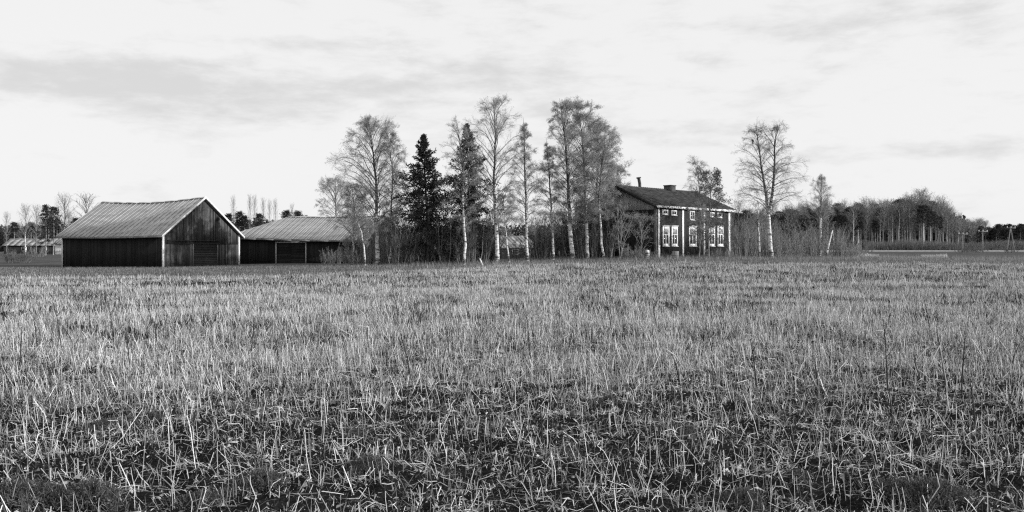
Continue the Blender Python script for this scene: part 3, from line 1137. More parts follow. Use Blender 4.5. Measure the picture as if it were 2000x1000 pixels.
def broadleaf(name, label, Y, px, r0, cb, wmax, nb=46, prof=profile_birch, k2=11, k3=5, leaf=.075, nleaf=3.0, up=(20, 56), droop=.30,
              mats=('bark', 'twig', 'leaf'), group=None, extra=None, lift=.03, cat='tree', lf2=.40, l3=(.25, .8), wide=1.45, low=.80):
    base, T = trunk_path(px, Y)
    root = empty(name, base, 0, label, cat, group)
    tr, cr = MB(), MB()
    trunks = [T]
    if extra:
        for e in extra:                                     # further stems: start row index is taken on the first trunk
            w = [np.array((at(x, y, Y).x - base.x, rng.normal() * .2, at(x, y, Y).z - base.z)) for x, y in e]
            w = np.array(w)
            seg = np.concatenate([[0], np.cumsum(np.linalg.norm(np.diff(w, axis=0), axis=1))])
            u = np.linspace(0, seg[-1], 14)
            trunks.append(np.stack([np.interp(u, seg, w[:, i]) for i in range(3)], -1))
    P1s, L1s = [], []
    for ti, Tk in enumerate(trunks):
        n = len(Tk)
        rr = r0 if ti == 0 else r0 * .72
        rad = rr * np.power(np.linspace(1, 0, n), .85) + .008
        if ti == 0:
            rad[0] *= 1.35
        tr.tubes(Tk[None], rad[None], 8)
        H = Tk[-1, 2] - Tk[0, 2]
        c0 = cb * low if ti == 0 else .12
        nk = int(nb * 1.2) if ti == 0 else int(nb * .9)
        t = c0 + (0.935 - c0) * np.power((np.arange(nk) + rng.random(nk) * .8) / nk, 1.08)
        tau = (t - c0) / (1 - c0)
        q, tg = interp_path(Tk[None], t[None])
        q, tg = q[0], tg[0]
        az = np.arange(nk) * 2.399 + rng.normal(size=nk) * .4 + ti
        # each branch climbs, arches out to the crown's envelope and hangs at the end
        tan_e = np.tan(np.radians(up[0] + (up[1] - up[0]) * tau + rng.normal(size=nk) * 6))
        tip = tau + .10
        for _ in range(3):
            reach = wide * wmax * prof(np.clip(tip, 0, 1))
            tip = np.clip(tau + reach * tan_e / ((1 - c0) * H), 0, 1.0)
        reach = reach * rng.uniform(.55, 1.12, nk)
        rise = np.minimum(reach * tan_e, (1.01 - tau) * (1 - c0) * H)
        out = np.stack([np.cos(az), np.sin(az), np.zeros(nk)], -1)
        upv = np.array((0, 0, 1.0))
        A = q + out * (reach * .42)[:, None] + upv * (rise * .80)[:, None]
        Bp = q + out * (reach * .80)[:, None] + upv * (rise * 1.06)[:, None]
        Cp = q + out * reach[:, None] + upv * (rise - droop * reach * .45)[:, None]
        u = np.linspace(0, 1, 7)[None, :, None]
        P1 = q[:, None] * (1 - u) ** 3 + 3 * A[:, None] * u * (1 - u) ** 2 + 3 * Bp[:, None] * u * u * (1 - u) + Cp[:, None] * u ** 3
        Ls = np.linalg.norm(np.diff(P1, axis=1), axis=2).sum(1) + .15
        P1[:, 1:] += np.cumsum(rng.normal(size=(nk, 6, 3)) * (Ls * .022)[:, None, None], axis=1)
        P1s.append(P1)
        L1s.append(Ls)
    P1, L1 = np.concatenate(P1s), np.concatenate(L1s)
    r1 = np.minimum(.009 + .0075 * L1, r0 * .5)
    cr.tubes(P1, taper(len(P1), 7, r1, .005), 4, 0)
    P2, L2 = spawn(P1, L1, k2, .18, 1.0, 42, lf2, 4, .12, .04, droop * .7, .14)
    cr.tubes(P2, taper(len(P2), 4, .003 + .005 * L2, .003), 3, 0)
    P3, L3 = spawn(P2, L2, int(k3 * 1.9), .10, 1.0, 42, .6, 3, -.25 * droop, 0., droop * 1.6, .16)
    L3b = np.clip(L3, *l3)
    P3 = P3[:, :1] + (P3 - P3[:, :1]) * (L3b / (L3 + 1e-6))[:, None, None]
    cr.ribbons(P3, taper(len(P3), 3, .0075, .005), 0)
    if nleaf > 0:
        m = int(len(P3) * nleaf * 1.55)
        i = rng.integers(0, len(P3), m)
        q, _ = interp_path(P3[i], rng.random((m, 1)) * 1.0)
        C = q[:, 0] + rng.normal(size=(m, 3)) * .05
        cr.leaves(C, leaf * .84 * rng.uniform(.6, 1.3, m), 1)
    tr.build('trunk', M[mats[0]], root, smooth=True)
    cr.build('crown', [M[mats[1]], M[mats[2]]], root)
    return root


def spruce(name, label, Y, px, r0, wmax, cb=.12, nw=34, group=None, dens=1.0, shape=1.0):
    base, T = trunk_path(px, Y, wob=.015)
    root = empty(name, base, 0, label, 'tree', group)
    tr, cr = MB(), MB()
    n = len(T)
    tr.tubes(T[None], (r0 * np.linspace(1, .04, n))[None], 8)
    H = T[-1, 2]
    B = int(nw * 3.3)
    tau = np.power((np.arange(B) + .5) / B, .95)
    t = cb + (.99 - cb) * tau
    q, _ = interp_path(T[None], t[None])
    q = q[0]
    az = np.arange(B) * 2.399 + rng.normal(size=B) * .3
    e = np.radians(-12 + 60 * tau ** 2.0 + rng.normal(size=B) * 6)
    d = np.stack([np.cos(az) * np.cos(e), np.sin(az) * np.cos(e), np.sin(e)], -1)
    Ls = np.minimum((1 - tau) * shape * (1 - cb) * H * .5 + .10, wmax) * np.where(rng.random(B) < .25, rng.uniform(.4, .75, B), rng.uniform(.75, 1.3, B))
    P1 = grow(q, d, Ls, 6, .0, -.16, .05)
    cr.tubes(P1, taper(B, 6, .012 + .008 * Ls, .006), 4, 0)
    # side twigs hanging from every branch, needled all along
    P2, L2 = spawn(P1, Ls, int(26 * dens), .10, 1.0, 55, .33, 4, -.15, 0., .32, .14)
    L2c = np.clip(L2, .22, .95)
    P2 = P2[:, :1] + (P2 - P2[:, :1]) * (L2c / (L2 + 1e-6))[:, None, None]
    cr.ribbons(P2, taper(len(P2), 4, .10, .04), 1)
    P3, L3 = spawn(P2, L2c, 6, .1, 1., 50, .55, 3, -.12, 0., .25, .15)
    cr.ribbons(P3, taper(len(P3), 3, .055, .02), 1)
    tr.build('trunk', M['bark_dark'], root, smooth=True)
    cr.build('crown', [M['bark_dark'], M['needle']], root)
    return root


GB = 'birches in the row before the house and barn'
YB = 75
broadleaf('birch_tree', 'slender young birch nearest the rear barn wall, thin leaning white stem', 74, [(714, 516), (711, 490), (705, 455), (694, 425), (684, 400)], .075, .42, .9, 22, leaf=.06, nleaf=2.2, group=GB)
broadleaf('birch_tree', 'big birch with thick white trunk and broad crown beside the rear barn roof', 77, [(737, 519), (738, 480), (734, 430), (737, 380), (731, 310), (722, 236)], .20, .20, 2.45, 66, k2=12, k3=6, nleaf=3.2, leaf=.07, group=GB, droop=.3)
broadleaf('birch_tree', 'thin birch just right of the big birch, stem kinked at the foot', 77.5, [(760, 518), (766, 490), (764, 440), (763, 400), (766, 330), (757, 250)], .10, .30, 1.1, 44, k2=10, leaf=.07, nleaf=3.0, group=GB)
spruce('spruce_tree', 'dark bushy spruce standing alone between two birches', 77, [(836, 519), (836, 450), (833, 400), (828, 330), (826, 262)], .20, 2.6, .14, 40, shape=.92)
spruce('spruce_tree', 'dark pointed spruce behind the slim front birch', 79, [(917, 518), (916, 440), (915, 350), (912, 243)], .20, 2.5, .08, 42, shape=.82)
broadleaf('birch_tree', 'slim birch with white stem in front of the pointed spruce', 70, [(907, 522), (908, 480), (905, 420), (904, 340), (901, 290), (892, 238)], .10, .30, 1.35, 44, k2=8, leaf=.06, nleaf=1.7, group=GB)
broadleaf('birch_tree', 'tall open birch right of the spruces with long bare lower branches', 74, [(971, 514), (970, 470), (968, 420), (964, 350), (968, 270), (964, 191)], .17, .25, 1.85, 56, k2=12, k3=5, leaf=.06, nleaf=2.3, group=GB, up=(24, 58), droop=.2)
broadleaf('birch_tree', 'thin leaning sapling birch beside the shed roof', 74, [(995, 514), (991, 480), (986, 440), (984, 405), (982, 370)], .06, .45, .8, 20, leaf=.06, nleaf=1.6, group=GB)
broadleaf('birch_tree', 'narrow pointed birch third from the spruces', 75, [(1031, 512), (1029, 470), (1027, 400), (1025, 320), (1022, 230)], .13, .24, 1.45, 54, prof=profile_point, k2=11, leaf=.065, nleaf=2.6, group=GB)
broadleaf('birch_tree', 'shorter thin birch left of the twin tall birches', 76, [(1081, 509), (1080, 460), (1076, 400), (1072, 340), (1066, 272)], .11, .28, 1.2, 44, prof=profile_point, k2=10, leaf=.065, nleaf=2.4, group=GB)
broadleaf('birch_tree', 'tallest birch with forked limbs in the middle of the row', 76, [(1119, 509), (1115, 470), (1113, 420), (1107, 330), (1102, 260), (1092, 194)], .19, .26, 1.8, 60, k2=12, k3=6, leaf=.07, nleaf=3.0, group=GB, up=(24, 56))
broadleaf('birch_tree', 'tall dense birch just right of the tallest one', 76.5, [(1148, 509), (1146, 460), (1142, 380), (1140, 290), (1128, 197)], .14, .28, 1.7, 60, k2=12, k3=6, leaf=.08, nleaf=3.6, group=GB)
broadleaf('birch_tree', 'bushy birch rising beside the house, behind its leaning neighbour', 80, [(1163, 509), (1163, 460), (1166, 380), (1170, 310), (1166, 232)], .15, .30, 1.8, 56, k2=12, k3=6, leaf=.08, nleaf=3.6, group=GB, mats=('bark_grey', 'twig', 'leaf'))
broadleaf('birch_tree', 'leaning white birch in front of the house gable', 75, [(1181, 509), (1177, 480), (1173, 440), (1170, 390), (1174, 330), (1182, 268)], .10, .42, 1.35, 46, k2=11, leaf=.075, nleaf=3.0, group=GB)
broadleaf('birch_tree', 'low spreading birch whose crown shows above the house gable roof', 94, [(1196, 506), (1198, 460), (1202, 400), (1206, 325)], .13, .35, 1.5, 50, k2=11, k3=6, leaf=.08, nleaf=3.0, group=GB)
broadleaf('birch_tree', 'birch standing behind the rear barn, crown above its ridge', 108, [(657, 512), (657, 470), (656, 410), (654, 352)], .14, .30, 1.9, 50, k2=11, leaf=.08, nleaf=3.0, prof=profile_round)
broadleaf('birch_tree', 'bushy young birch growing close behind the big birch', 82, [(690, 516), (690, 470), (693, 420), (688, 365)], .10, .30, 1.4, 40, k2=10, leaf=.075, nleaf=2.6)

# the big bare birch right of the house, two stems
broadleaf('birch_tree', 'large bare birch with forked trunk right of the house', 76, [(1508, 505), (1505, 470), (1501, 420), (1497, 385), (1489, 330), (1480, 285), (1478, 243)], .19, .31, 3.0, 40,
          k2=12, k3=6, leaf=.04, nleaf=.8, up=(14, 54), droop=.30, wide=1.1, low=1.0, extra=[[(1503, 408), (1510, 370), (1513, 320), (1513, 280), (1521, 243)]], prof=lambda t: .35 * profile_birch(t) + .65 * profile_point(t))
broadleaf('birch_tree', 'thin bare birch stem standing left of the large bare birch', 75, [(1484, 506), (1482, 470), (1480, 430), (1478, 396)], .07, .5, .9, 14, k2=8, leaf=.05, nleaf=.6)
broadleaf('birch_tree', 'narrow bare birch standing alone before the far wood', 104, [(1601, 500), (1602, 460), (1604, 410), (1606, 339)], .14, .38, 1.55, 48, k2=10, leaf=.05, nleaf=1.4, prof=profile_point, low=1.0, up=(34, 60), mats=('bark', 'twig_pale', 'leaf'), droop=.1)
broadleaf('birch_tree', 'birch rising behind the house roof, right of the chimney', 100, [(1369, 500), (1369, 420), (1367, 370), (1362, 312)], .13, .4, 1.25, 46, k2=10, leaf=.06, nleaf=2.0, mats=('bark', 'twig_pale', 'leaf'))
# broken leaning white stem
b0 = foot(1613, 76)
w = at(1626, 450, 76)
mbs = MB()
mbs.tubes([[(0, 0, -.1), ((w.x - b0.x) * .4, .05, (w.z - b0.z) * .42), (w.x - b0.x, 0, w.z - b0.z)]], [[.085, .07, .045]], 8, cap=True)
tag(mbs.build('broken_birch_stem', M['bark'], None, True, b0), 'broken white birch stem leaning, without a crown', 'tree trunk')
# rowan with coarser dark leaves in front of the house
broadleaf('rowan_tree', 'coarse-leaved young tree in front of the house roof', 74.5, [(1384, 508), (1384, 470), (1387, 420), (1388, 372), (1389, 338)], .06, .22, 1.35, 40, k2=9, k3=4, leaf=.15, nleaf=1.5, mats=('bark_grey', 'twig', 'leaf_dark'), prof=profile_round, droop=.1, wide=1.2)
broadleaf('sapling_tree', 'forked pale sapling leaning before the house wall', 73.5, [(1364, 509), (1367, 488), (1370, 465), (1368, 430), (1366, 395)], .055, .3, .7, 18, k2=8, leaf=.05, nleaf=1.2, mats=('bark_grey', 'twig_pale', 'leaf'))
broadleaf('sapling_tree', 'many-stemmed sapling before the dark house gable', 73.5, [(1214, 508), (1213, 470), (1216, 440), (1222, 400)], .065, .3, .8, 13, k2=5, k3=3, leaf=.055, nleaf=1.8, mats=('bark_grey', 'twig_pale', 'leaf'), wide=1.0,
          extra=[[(1214, 500), (1220, 465), (1232, 442), (1247, 425)], [(1211, 506), (1208, 470), (1206, 430), (1210, 395)]], up=(45, 70))
broadleaf('sapling_tree', 'small fan-shaped sapling against the dark house gable', 74.5, [(1253, 499), (1253, 475), (1254, 450), (1256, 422)], .04, .25, .95, 20, k2=6, k3=3, leaf=.08, nleaf=1.4, mats=('bark_grey', 'twig_pale', 'leaf'), up=(48, 72))


# ------------------------------------------------------------------ shrubs and thickets
def shrub_mesh(h, w, stems=16, leaf=.06, nleaf=2.0, k2=10, k3=4, mats=('twig', 'leaf_dark'), upright=.75, seed=0):
    mb = MB()
    az = rng.random(stems) * 2 * math.pi
    ro = np.sqrt(rng.random(stems)) * w * .35
    p0 = np.stack([np.cos(az) * ro, np.sin(az) * ro, np.full(stems, -.1)], -1)
    tilt = rng.random(stems) * (1 - upright) * 1.6 + .05
    d = np.stack([np.cos(az) * tilt, np.sin(az) * tilt, np.ones(stems)], -1)
    Ls = h * rng.uniform(.65, 1.08, stems)
    P1 = grow(p0, d, Ls, 7, .02, .0, .08)
    mb.tubes(P1, taper(stems, 7, .010 + .009 * Ls, .006), 4, 0)
    P2, L2 = spawn(P1, Ls, k2, .15, 1., 38, .33, 4, .25, .05, .05, .14)
    mb.tubes(P2, taper(len(P2), 4, .011, .005), 3, 0)
    P3, L3 = spawn(P2, L2, k3, .1, 1., 38, .55, 3, .1, 0., .05, .15)
    mb.ribbons(P3, taper(len(P3), 3, .012, .008), 0)
    if nleaf:
        m = int(len(P3) * nleaf)
        i = rng.integers(0, len(P3), m)
        q, _ = interp_path(P3[i], rng.random((m, 1)))
        mb.leaves(q[:, 0] + rng.normal(size=(m, 3)) * .04, leaf * rng.uniform(.6, 1.3, m), 1)
    return mb.mesh('shrub', [M[mats[0]], M[mats[1]]])


def place(name, me, loc, rz, s, label, cat, group=None):
    o = bpy.data.objects.new(name, me)
    COL.objects.link(o)
    o.location = loc
    o.rotation_euler = (0, 0, rz)
    o.scale = s if isinstance(s, tuple) else (s, s, s)
    return tag(o, label, cat, group)


SH = [shrub_mesh(3.9, 2.8, 20, .06, 2.4, mats=('twig', 'leaf')), shrub_mesh(2.4, 2.8, 20, .06, 1.4, mats=('twig_pale', 'leaf_dark')), shrub_mesh(5.0, 2.2, 15, .06, 2.4, upright=.85, mats=('twig', 'leaf')),
      shrub_mesh(1.6, 2.4, 22, .05, .8, mats=('twig_pale', 'leaf')), shrub_mesh(4.6, 1.5, 9, .05, .9, upright=.92, mats=('twig_pale', 'leaf_dark'))]
GU = 'brushwood under the birch row'
BUSH = []
r = random.Random(21)
for px, Y, k, s in [(652, 88, 3, 1.0), (641, 89, 3, .85), (722, 79, 2, .75), (748, 80, 2, .9), (782, 80, 2, 1.1), (826, 80, 2, .9), (858, 80, 2, 1.1), (900, 76, 0, .8), (922, 76, 2, .9), (946, 80, 2, 1.1), (1062, 80, 2, .8), (1078, 81, 2, .9), (1112, 82, 2, 1.0), (1146, 80, 2, 1.1), (1160, 79, 0, 1.1), (1176, 81, 2, 1.15), (700, 77, 3, .9), (690, 78, 1, .9), (755, 78, 1, 1.0), (775, 76, 2, .85), (790, 77, 0, 1.05), (803, 79, 2, .9), (815, 78, 0, .8),
                    (850, 79, 0, .9), (865, 77, 2, .95), (878, 78, 0, 1.0), (890, 80, 2, 1.1), (930, 78, 0, 1.1), (940, 77, 2, 1.0), (952, 79, 0, .9), (962, 80, 1, .8),
                    (1010, 86, 1, .8), (1045, 84, 1, .9), (1055, 82, 0, .9), (1068, 83, 0, 1.0), (1090, 82, 2, .9), (1100, 81, 0, .95), (1128, 80, 2, 1.05), (1138, 83, 0, 1.2), (1155, 82, 2, 1.2),
                    (1168, 82, 0, 1.1), (1190, 79, 4, .9), ]:
    lab = {0: 'dark twiggy bush', 1: 'low pale-twigged bush', 2: 'tall upright bush', 3: 'low dry bush', 4: 'slim pale-stemmed bush'}[k]
    BUSH.append((px, lab, 'in the brushwood under the birches', place('bush', SH[k], foot(px, Y), r.random() * 6, s * r.uniform(.9, 1.1), None, 'bush', GU)))
GH = 'thicket right of the house'
for px, Y, k, s in [(1232, 74, 3, .8), (1242, 74, 3, .65), (1272, 75, 3, .5), (1392, 77, 3, .55), (1415, 76, 3, .6), (1436, 78, 4, .95), (1444, 80, 2, .75), (1450, 77, 4, .9), (1458, 82, 2, .75), (1466, 78, 4, .9), (1472, 80, 1, 1.1), (1478, 79, 4, .85),
                    (1490, 80, 4, .9), (1497, 82, 2, .65), (1520, 77, 3, 1.0), (1531, 78, 1, .9), (1542, 80, 1, 1.0), (1553, 78, 3, 1.1), (1565, 80, 1, 1.05), (1580, 82, 0, .9), (1590, 79, 1, .85),
                    (1604, 80, 3, 1.2), (1630, 82, 2, .65), (1640, 80, 4, .75), (1650, 82, 1, .85), (1662, 80, 3, .9), (1672, 84, 3, .8), (1515, 90, 2, .75), (1548, 96, 0, .9), (1575, 98, 2, .8)]:
    lab = {0: 'dark twiggy bush', 1: 'rounded pale-twigged bush', 2: 'tall upright bush', 3: 'low dry bush', 4: 'slim bare-stemmed bush'}[k]
    BUSH.append((px, lab, 'around and right of the house', place('bush', SH[k], foot(px, Y), r.random() * 6, s * r.uniform(.9, 1.1), None, 'bush', GH)))
ORD = ['first', 'second', 'third', 'fourth', 'fifth', 'sixth', 'seventh', 'eighth', 'ninth', 'tenth', 'eleventh', 'twelfth', 'thirteenth', 'fourteenth', 'fifteenth',
       'sixteenth', 'seventeenth', 'eighteenth', 'nineteenth', 'twentieth', 'twenty-first', 'twenty-second', 'twenty-third', 'twenty-fourth', 'twenty-fifth', 'twenty-sixth']
seen = {}
for px, lab, where, o in sorted(BUSH, key=lambda e: e[0]):
    k = seen[(lab, where)] = seen.get((lab, where), 0) + 1
    n = sum(1 for e in BUSH if (e[1], e[2]) == (lab, where))
    o['label'] = f'{ORD[k - 1]} {lab} from the left, {where}' if n > 1 else f'{lab} {where}'
place('bush', shrub_mesh(1.9, 3.4, 34, .06, 4.0, 12, 5, upright=.6), foot(38, 108), 0, (1.15, 1, .85), 'dark round bush alone on the meadow left of the barns', 'bush')
place('bush', SH[1], foot(72, 150), 1, (1.2, 1, .8), 'low bush on the meadow before the far pines', 'bush')


# ------------------------------------------------------------------ far trees: prototypes and copies
def far_birch(h, w, seed, mats=('bark_far', 'twig_pale', 'far_leaf'), clean=.36, n=500, leaf=.22, nl=2000):
    root = bpy.data.objects.new('forest_birch', None)
    tr, cr = MB(), MB()
    T = np.array([(0, 0, -.2), (.1, .05, h * .4), (-.05, .1, h * .75), (0.05, 0, h)])
    tr.tubes(T[None], [[.16, .12, .07, .015]], 5)
    B = 34
    tau = (np.arange(B) + .5) / B
    q, _ = interp_path(T[None], (clean + (.97 - clean) * tau)[None])
    q = q[0]
    az = np.arange(B) * 2.4 + seed
    e = np.radians(45 + 30 * tau)
    d = np.stack([np.cos(az) * np.cos(e), np.sin(az) * np.cos(e), np.sin(e)], -1)
    Ls = w * profile_birch(tau) / np.cos(e) * .8 + .3
    P1 = grow(q, d, Ls, 5, 0, .1, .1)
    cr.tubes(P1, taper(B, 5, .035, .012), 3, 0)
    P2, L2 = spawn(P1, Ls, 9, .2, 1., 40, .5, 3, .1, 0, .1, .15)
    cr.ribbons(P2, taper(len(P2), 3, .035, .02), 0)
    i = rng.integers(0, len(P2), nl)
    c, _ = interp_path(P2[i], rng.random((nl, 1)))
    cr.leaves(c[:, 0] + rng.normal(size=(nl, 3)) * np.array((.2, .2, .3)), leaf * rng.uniform(.4, 1.1, nl), 1, .3)
    return tr.mesh('trunk', M[mats[0]]), cr.mesh('crown', [M[mats[1]], M[mats[2]]])


def far_pine(h, w, clean=.55, nl=1700, spr=False):
    tr, cr = MB(), MB()
    T = np.array([(0, 0, -.2), (.15, .05, h * .4), (0, .1, h * .75), (0.05, 0, h)])
    tr.tubes(T[None], [[.17, .13, .08, .02]], 5)
    B = 40
    tau = (np.arange(B) + .5) / B
    q, _ = interp_path(T[None], (clean + (.98 - clean) * tau)[None])
    q = q[0]
    az = np.arange(B) * 2.4
    e = np.radians((-8 if spr else 10) + 40 * tau)
    d = np.stack([np.cos(az) * np.cos(e), np.sin(az) * np.cos(e), np.sin(e)], -1)
    pf = (1 - tau) ** .8 + .06 if spr else profile_round(tau)
    Ls = w * pf * rng.uniform(.6, 1.15, B)
    P1 = grow(q, d, Ls, 4, .05, 0, .1)
    cr.tubes(P1, taper(B, 4, .05, .015), 3, 0)
    i = rng.integers(0, B, nl)
    c, _ = interp_path(P1[i], .25 + .75 * np.sqrt(rng.random((nl, 1))))
    cr.leaves(c[:, 0] + rng.normal(size=(nl, 3)) * np.array((.28, .28, .16)), .42 * rng.uniform(.5, 1.2, nl), 1, .45)
    return tr.mesh('trunk', M['pine_bark']), cr.mesh('crown', [M['bark_dark'], M['far_needle']])


FB = [far_birch(12, 1.7, 0), far_birch(12, 1.3, 1.2, clean=.45), far_birch(12, 1.9, 2.1, clean=.26, nl=2400)]
FP = [far_pine(12, 1.9), far_pine(12, 1.6, .62), far_pine(12, 2.2, .2, 2600, True)]
FBW = [far_birch(10, 1.7, .4, ('bark', 'twig_pale', 'leaf'), .12, nl=3000, leaf=.13), far_birch(10, 1.5, 1.7, ('bark_grey', 'twig_pale', 'leaf'), .15, nl=2600, leaf=.13)]
BARE = [far_birch(10, 1.5, .9, ('bark_grey', 'twig_pale', 'far_leaf'), .25, nl=120, leaf=.1)]


def far_tree(kind, proto, px, Y, top, label, group, hh, wide=1.0):
    b = foot(px, Y)
    h = EYE + (HOR - top) / FPX * Y - b.z
    s = h / hh
    o = empty(kind, b, r.random() * 6, label, 'tree', group)
    o.scale = (s * wide, s * wide, s)
    for nm, me in zip(('trunk', 'crown'), proto):
        c = bpy.data.objects.new(nm, me)
        COL.objects.link(c)
        c.parent = o
    return o


# the far wood on the right: row upon row of trunks
prof_px = [1395, 1440, 1500, 1560, 1610, 1650, 1690, 1720, 1760, 1800, 1830, 1850, 1875]
prof_py = [415, 412, 412, 408, 404, 401, 398, 402, 392, 391, 398, 408, 428]
GF = 'trees of the far wood'
for row, (Y, n, lowr) in enumerate(((238, 60, 8), (252, 54, 4), (268, 46, 2), (290, 40, 0))):
    for i in range(n):
        px = 1398 + (1872 - 1398) * (i + r.random()) / n
        top = np.interp(px, prof_px, prof_py) + r.uniform(-6, 20) + lowr
        pine = r.random() < ((.30 if row < 2 else .45) + (.22 if px < 1690 else 0))
        if pine:
            far_tree('forest_pine', FP[r.randrange(2)], px, Y + r.uniform(-5, 5), top + 4, 'dark-crowned pine in the far wood', GF, 12, r.uniform(.9, 1.3))
        else:
            far_tree('forest_birch', FB[r.randrange(3)], px, Y + r.uniform(-5, 5), top - 2, 'grey leafless birch in the far wood', GF, 12, r.uniform(.9, 1.3))
far_tree('forest_pine', FP[0], 1804, 226, 404, 'pine with thick pale trunk at the front edge of the far wood', None, 12, 1.5)
far_tree('forest_birch', FBW[1], 1874, 232, 424, 'slender birch at the end of the far wood', None, 10, .8)
GE = 'low trees at the end of the far wood'
for i in range(40):
    px = 1866 + 140 * (i + r.random()) / 40
    dark = px > 1925 or i % 7 == 0
    far_tree('forest_spruce' if dark else 'forest_birch', FP[2] if dark else FB[i % 3], px, r.uniform(318, 350), r.uniform(437, 448) if dark else r.uniform(432, 444),
             'low dark spruce at the end of the far wood' if dark else 'low grey birch at the end of the far wood', GE, 12, 1.7)

# trees round the far house on the left, and bare tops behind the barns
GL = 'trees beyond the meadow on the left'
far_tree('birch_tree', FBW[1], 13, 165, 424, 'thin birch at the left end of the far house', None, 10, .7)
far_tree('birch_tree', FBW[0], 50, 160, 413, 'white-stemmed birch before the far house roof', None, 10, 1.0)
far_tree('birch_tree', FBW[1], 71, 168, 412, 'leafless birch between the white-stemmed birch and the pine', None, 10, .9)
far_tree('pine_tree', FP[2], 89, 165, 400, 'dark spiky conifer beyond the meadow, left of the barn roof', None, 12, 1.0)
far_tree('pine_tree', FP[0], 104, 170, 407, 'smaller pine right of the spiky conifer', None, 12, 1.1)
far_tree('birch_tree', FBW[0], 126, 172, 395, 'spreading birch at the left edge of the barn roof', None, 10, 1.2)
far_tree('bare_tree', BARE[0], 168, 150, 393, 'leafless tree top showing over the barn roof edge', None, 10, 1.5)
for px, Y, top, k in [(-8, 200, 440, 0), (28, 205, 436, 1), (36, 215, 442, 0), (60, 205, 436, 1), (80, 200, 430, 0), (96, 205, 428, 1), (112, 200, 430, 1), (134, 205, 424, 0), (148, 200, 428, 1), (160, 205, 430, 0)]:
    far_tree('pine_tree' if k else 'birch_tree', FP[1 + (px % 2)] if k else FB[px % 3], px, Y, top, 'dark conifer in the belt behind the far houses' if k else 'grey leafless birch in the belt behind the far houses', GL, 12, 1.3)
for i, (px, top, k) in enumerate([(456, 397, 0), (468, 416, 1), (478, 424, 1), (488, 394, 0), (498, 396, 0), (506, 420, 1), (514, 400, 0), (526, 404, 0), (538, 402, 0), (560, 414, 1), (570, 410, 0), (582, 415, 1), (596, 424, 1), (447, 420, 1)]):
    far_tree('bare_tree' if k == 0 else 'pine_tree', BARE[0] if k == 0 else FP[1], px, 150 + 8 * r.random(), top, 'leafless tree top behind the two barns' if k == 0 else 'bushy pine top behind the two barns',
             'tree tops behind the two barns', 10 if k == 0 else 12, .42 if k == 0 else 1.1)


def far_wood(name, label, cols, Y, depth, step):
    """a distant wood that reads as one mass"""
    mb = MB()
    for px0, px1, t0, t1 in cols:
        n = int((px1 - px0) / step)
        for i in range(n):
            px = px0 + (px1 - px0) * (i + r.random()) / n
            y = Y + r.uniform(0, depth)
            b = foot(px, y)
            top = t0 + (t1 - t0) * (px - px0) / (px1 - px0) + abs(r.gauss(0, 4))
            h = EYE + (HOR - top) / FPX * y - b.z
            m = 60
            u = rng.random(m) ** .7
            con = r.random() < .6
            rad = (1 - u) * h * .17 + .3 if con else h * .16 * np.sqrt(np.clip(1 - (2 * u - 1) ** 2, 0.05, 1))
            a = rng.random(m) * 6.28
            C = np.stack([b.x + np.cos(a) * rad, b.y + np.sin(a) * rad, b.z + h * (.03 + .97 * u)], -1)
            mb.leaves(C, h * .16 * (1.15 - .7 * u) * rng.uniform(.7, 1.3, m), 0, .8)
    o = mb.build(name, M['far_needle'])
    tag(o, label, 'wood', kind='stuff')


far_wood('distant_forest', 'dark distant forest along the horizon', [(-60, 200, 446, 440), (-60, 200, 440, 434), (430, 640, 430, 426), (1395, 1860, 420, 412), (1395, 1860, 428, 420), (640, 960, 440, 438), (940, 1260, 438, 440), (1380, 1880, 436, 420), (1860, 2080, 442, 440), (1850, 2080, 446, 444), (1850, 2080, 450, 446)], 400, 50, 2.1)
# undergrowth along the foot of the far wood
GS = 'bushes along the road before the far wood'
fs = shrub_mesh(3.0, 4.5, 30, .2, 1.6, 7, 3, ('twig', 'far_leaf'), .6)
for px, Y, s in [(1700, 228, .8), (1715, 230, .9), (1742, 230, .6), (1765, 228, .7), (1795, 224, .8), (1808, 222, 1.0), (1822, 222, 1.1), (1836, 224, 1.0), (1850, 226, .8), (1885, 200, 1.0), (1896, 196, 1.1), (1906, 200, .9), (1940, 215, 1.2), (1955, 220, 1.2), (1990, 222, 1.0), (1690, 150, .55), (1880, 150, .6), (1915, 160, .6), (1975, 150, .5)]:
    place('bush', fs, foot(px, Y), r.random() * 6, (s, s, s * .75), 'dark low bush along the road before the far wood', 'bush', GS)

def brush_pos(n):
    px = rng.uniform(1690, 2040, n)
    Y = rng.uniform(226, 236, n)
    x = (px - 1000) / FPX * Y
    return x, Y, .35 + 1.3 * fbm(x * .12, Y * .05, 95, 3)


# ------------------------------------------------------------------ road, reeds, poles
rd = MB()
xs = np.linspace(58, 190, 40)
yy = 206 + 4 * np.sin(xs * .03)
V = np.concatenate([np.stack([xs, yy - 2.2, gz(xs, yy) + .28], -1), np.stack([xs, yy + 2.2, gz(xs, yy) + .30], -1), np.stack([xs, yy - 4.0, gz(xs, yy - 4) - .05], -1)])
i = np.arange(39)
rd.add(V, np.concatenate([np.stack([i, i + 1, i + 41, i + 40], -1), np.stack([i + 80, i + 81, i + 1, i], -1)]))
tag(rd.build('road', M['road']), 'pale gravel road running before the far wood', 'road', kind='structure')


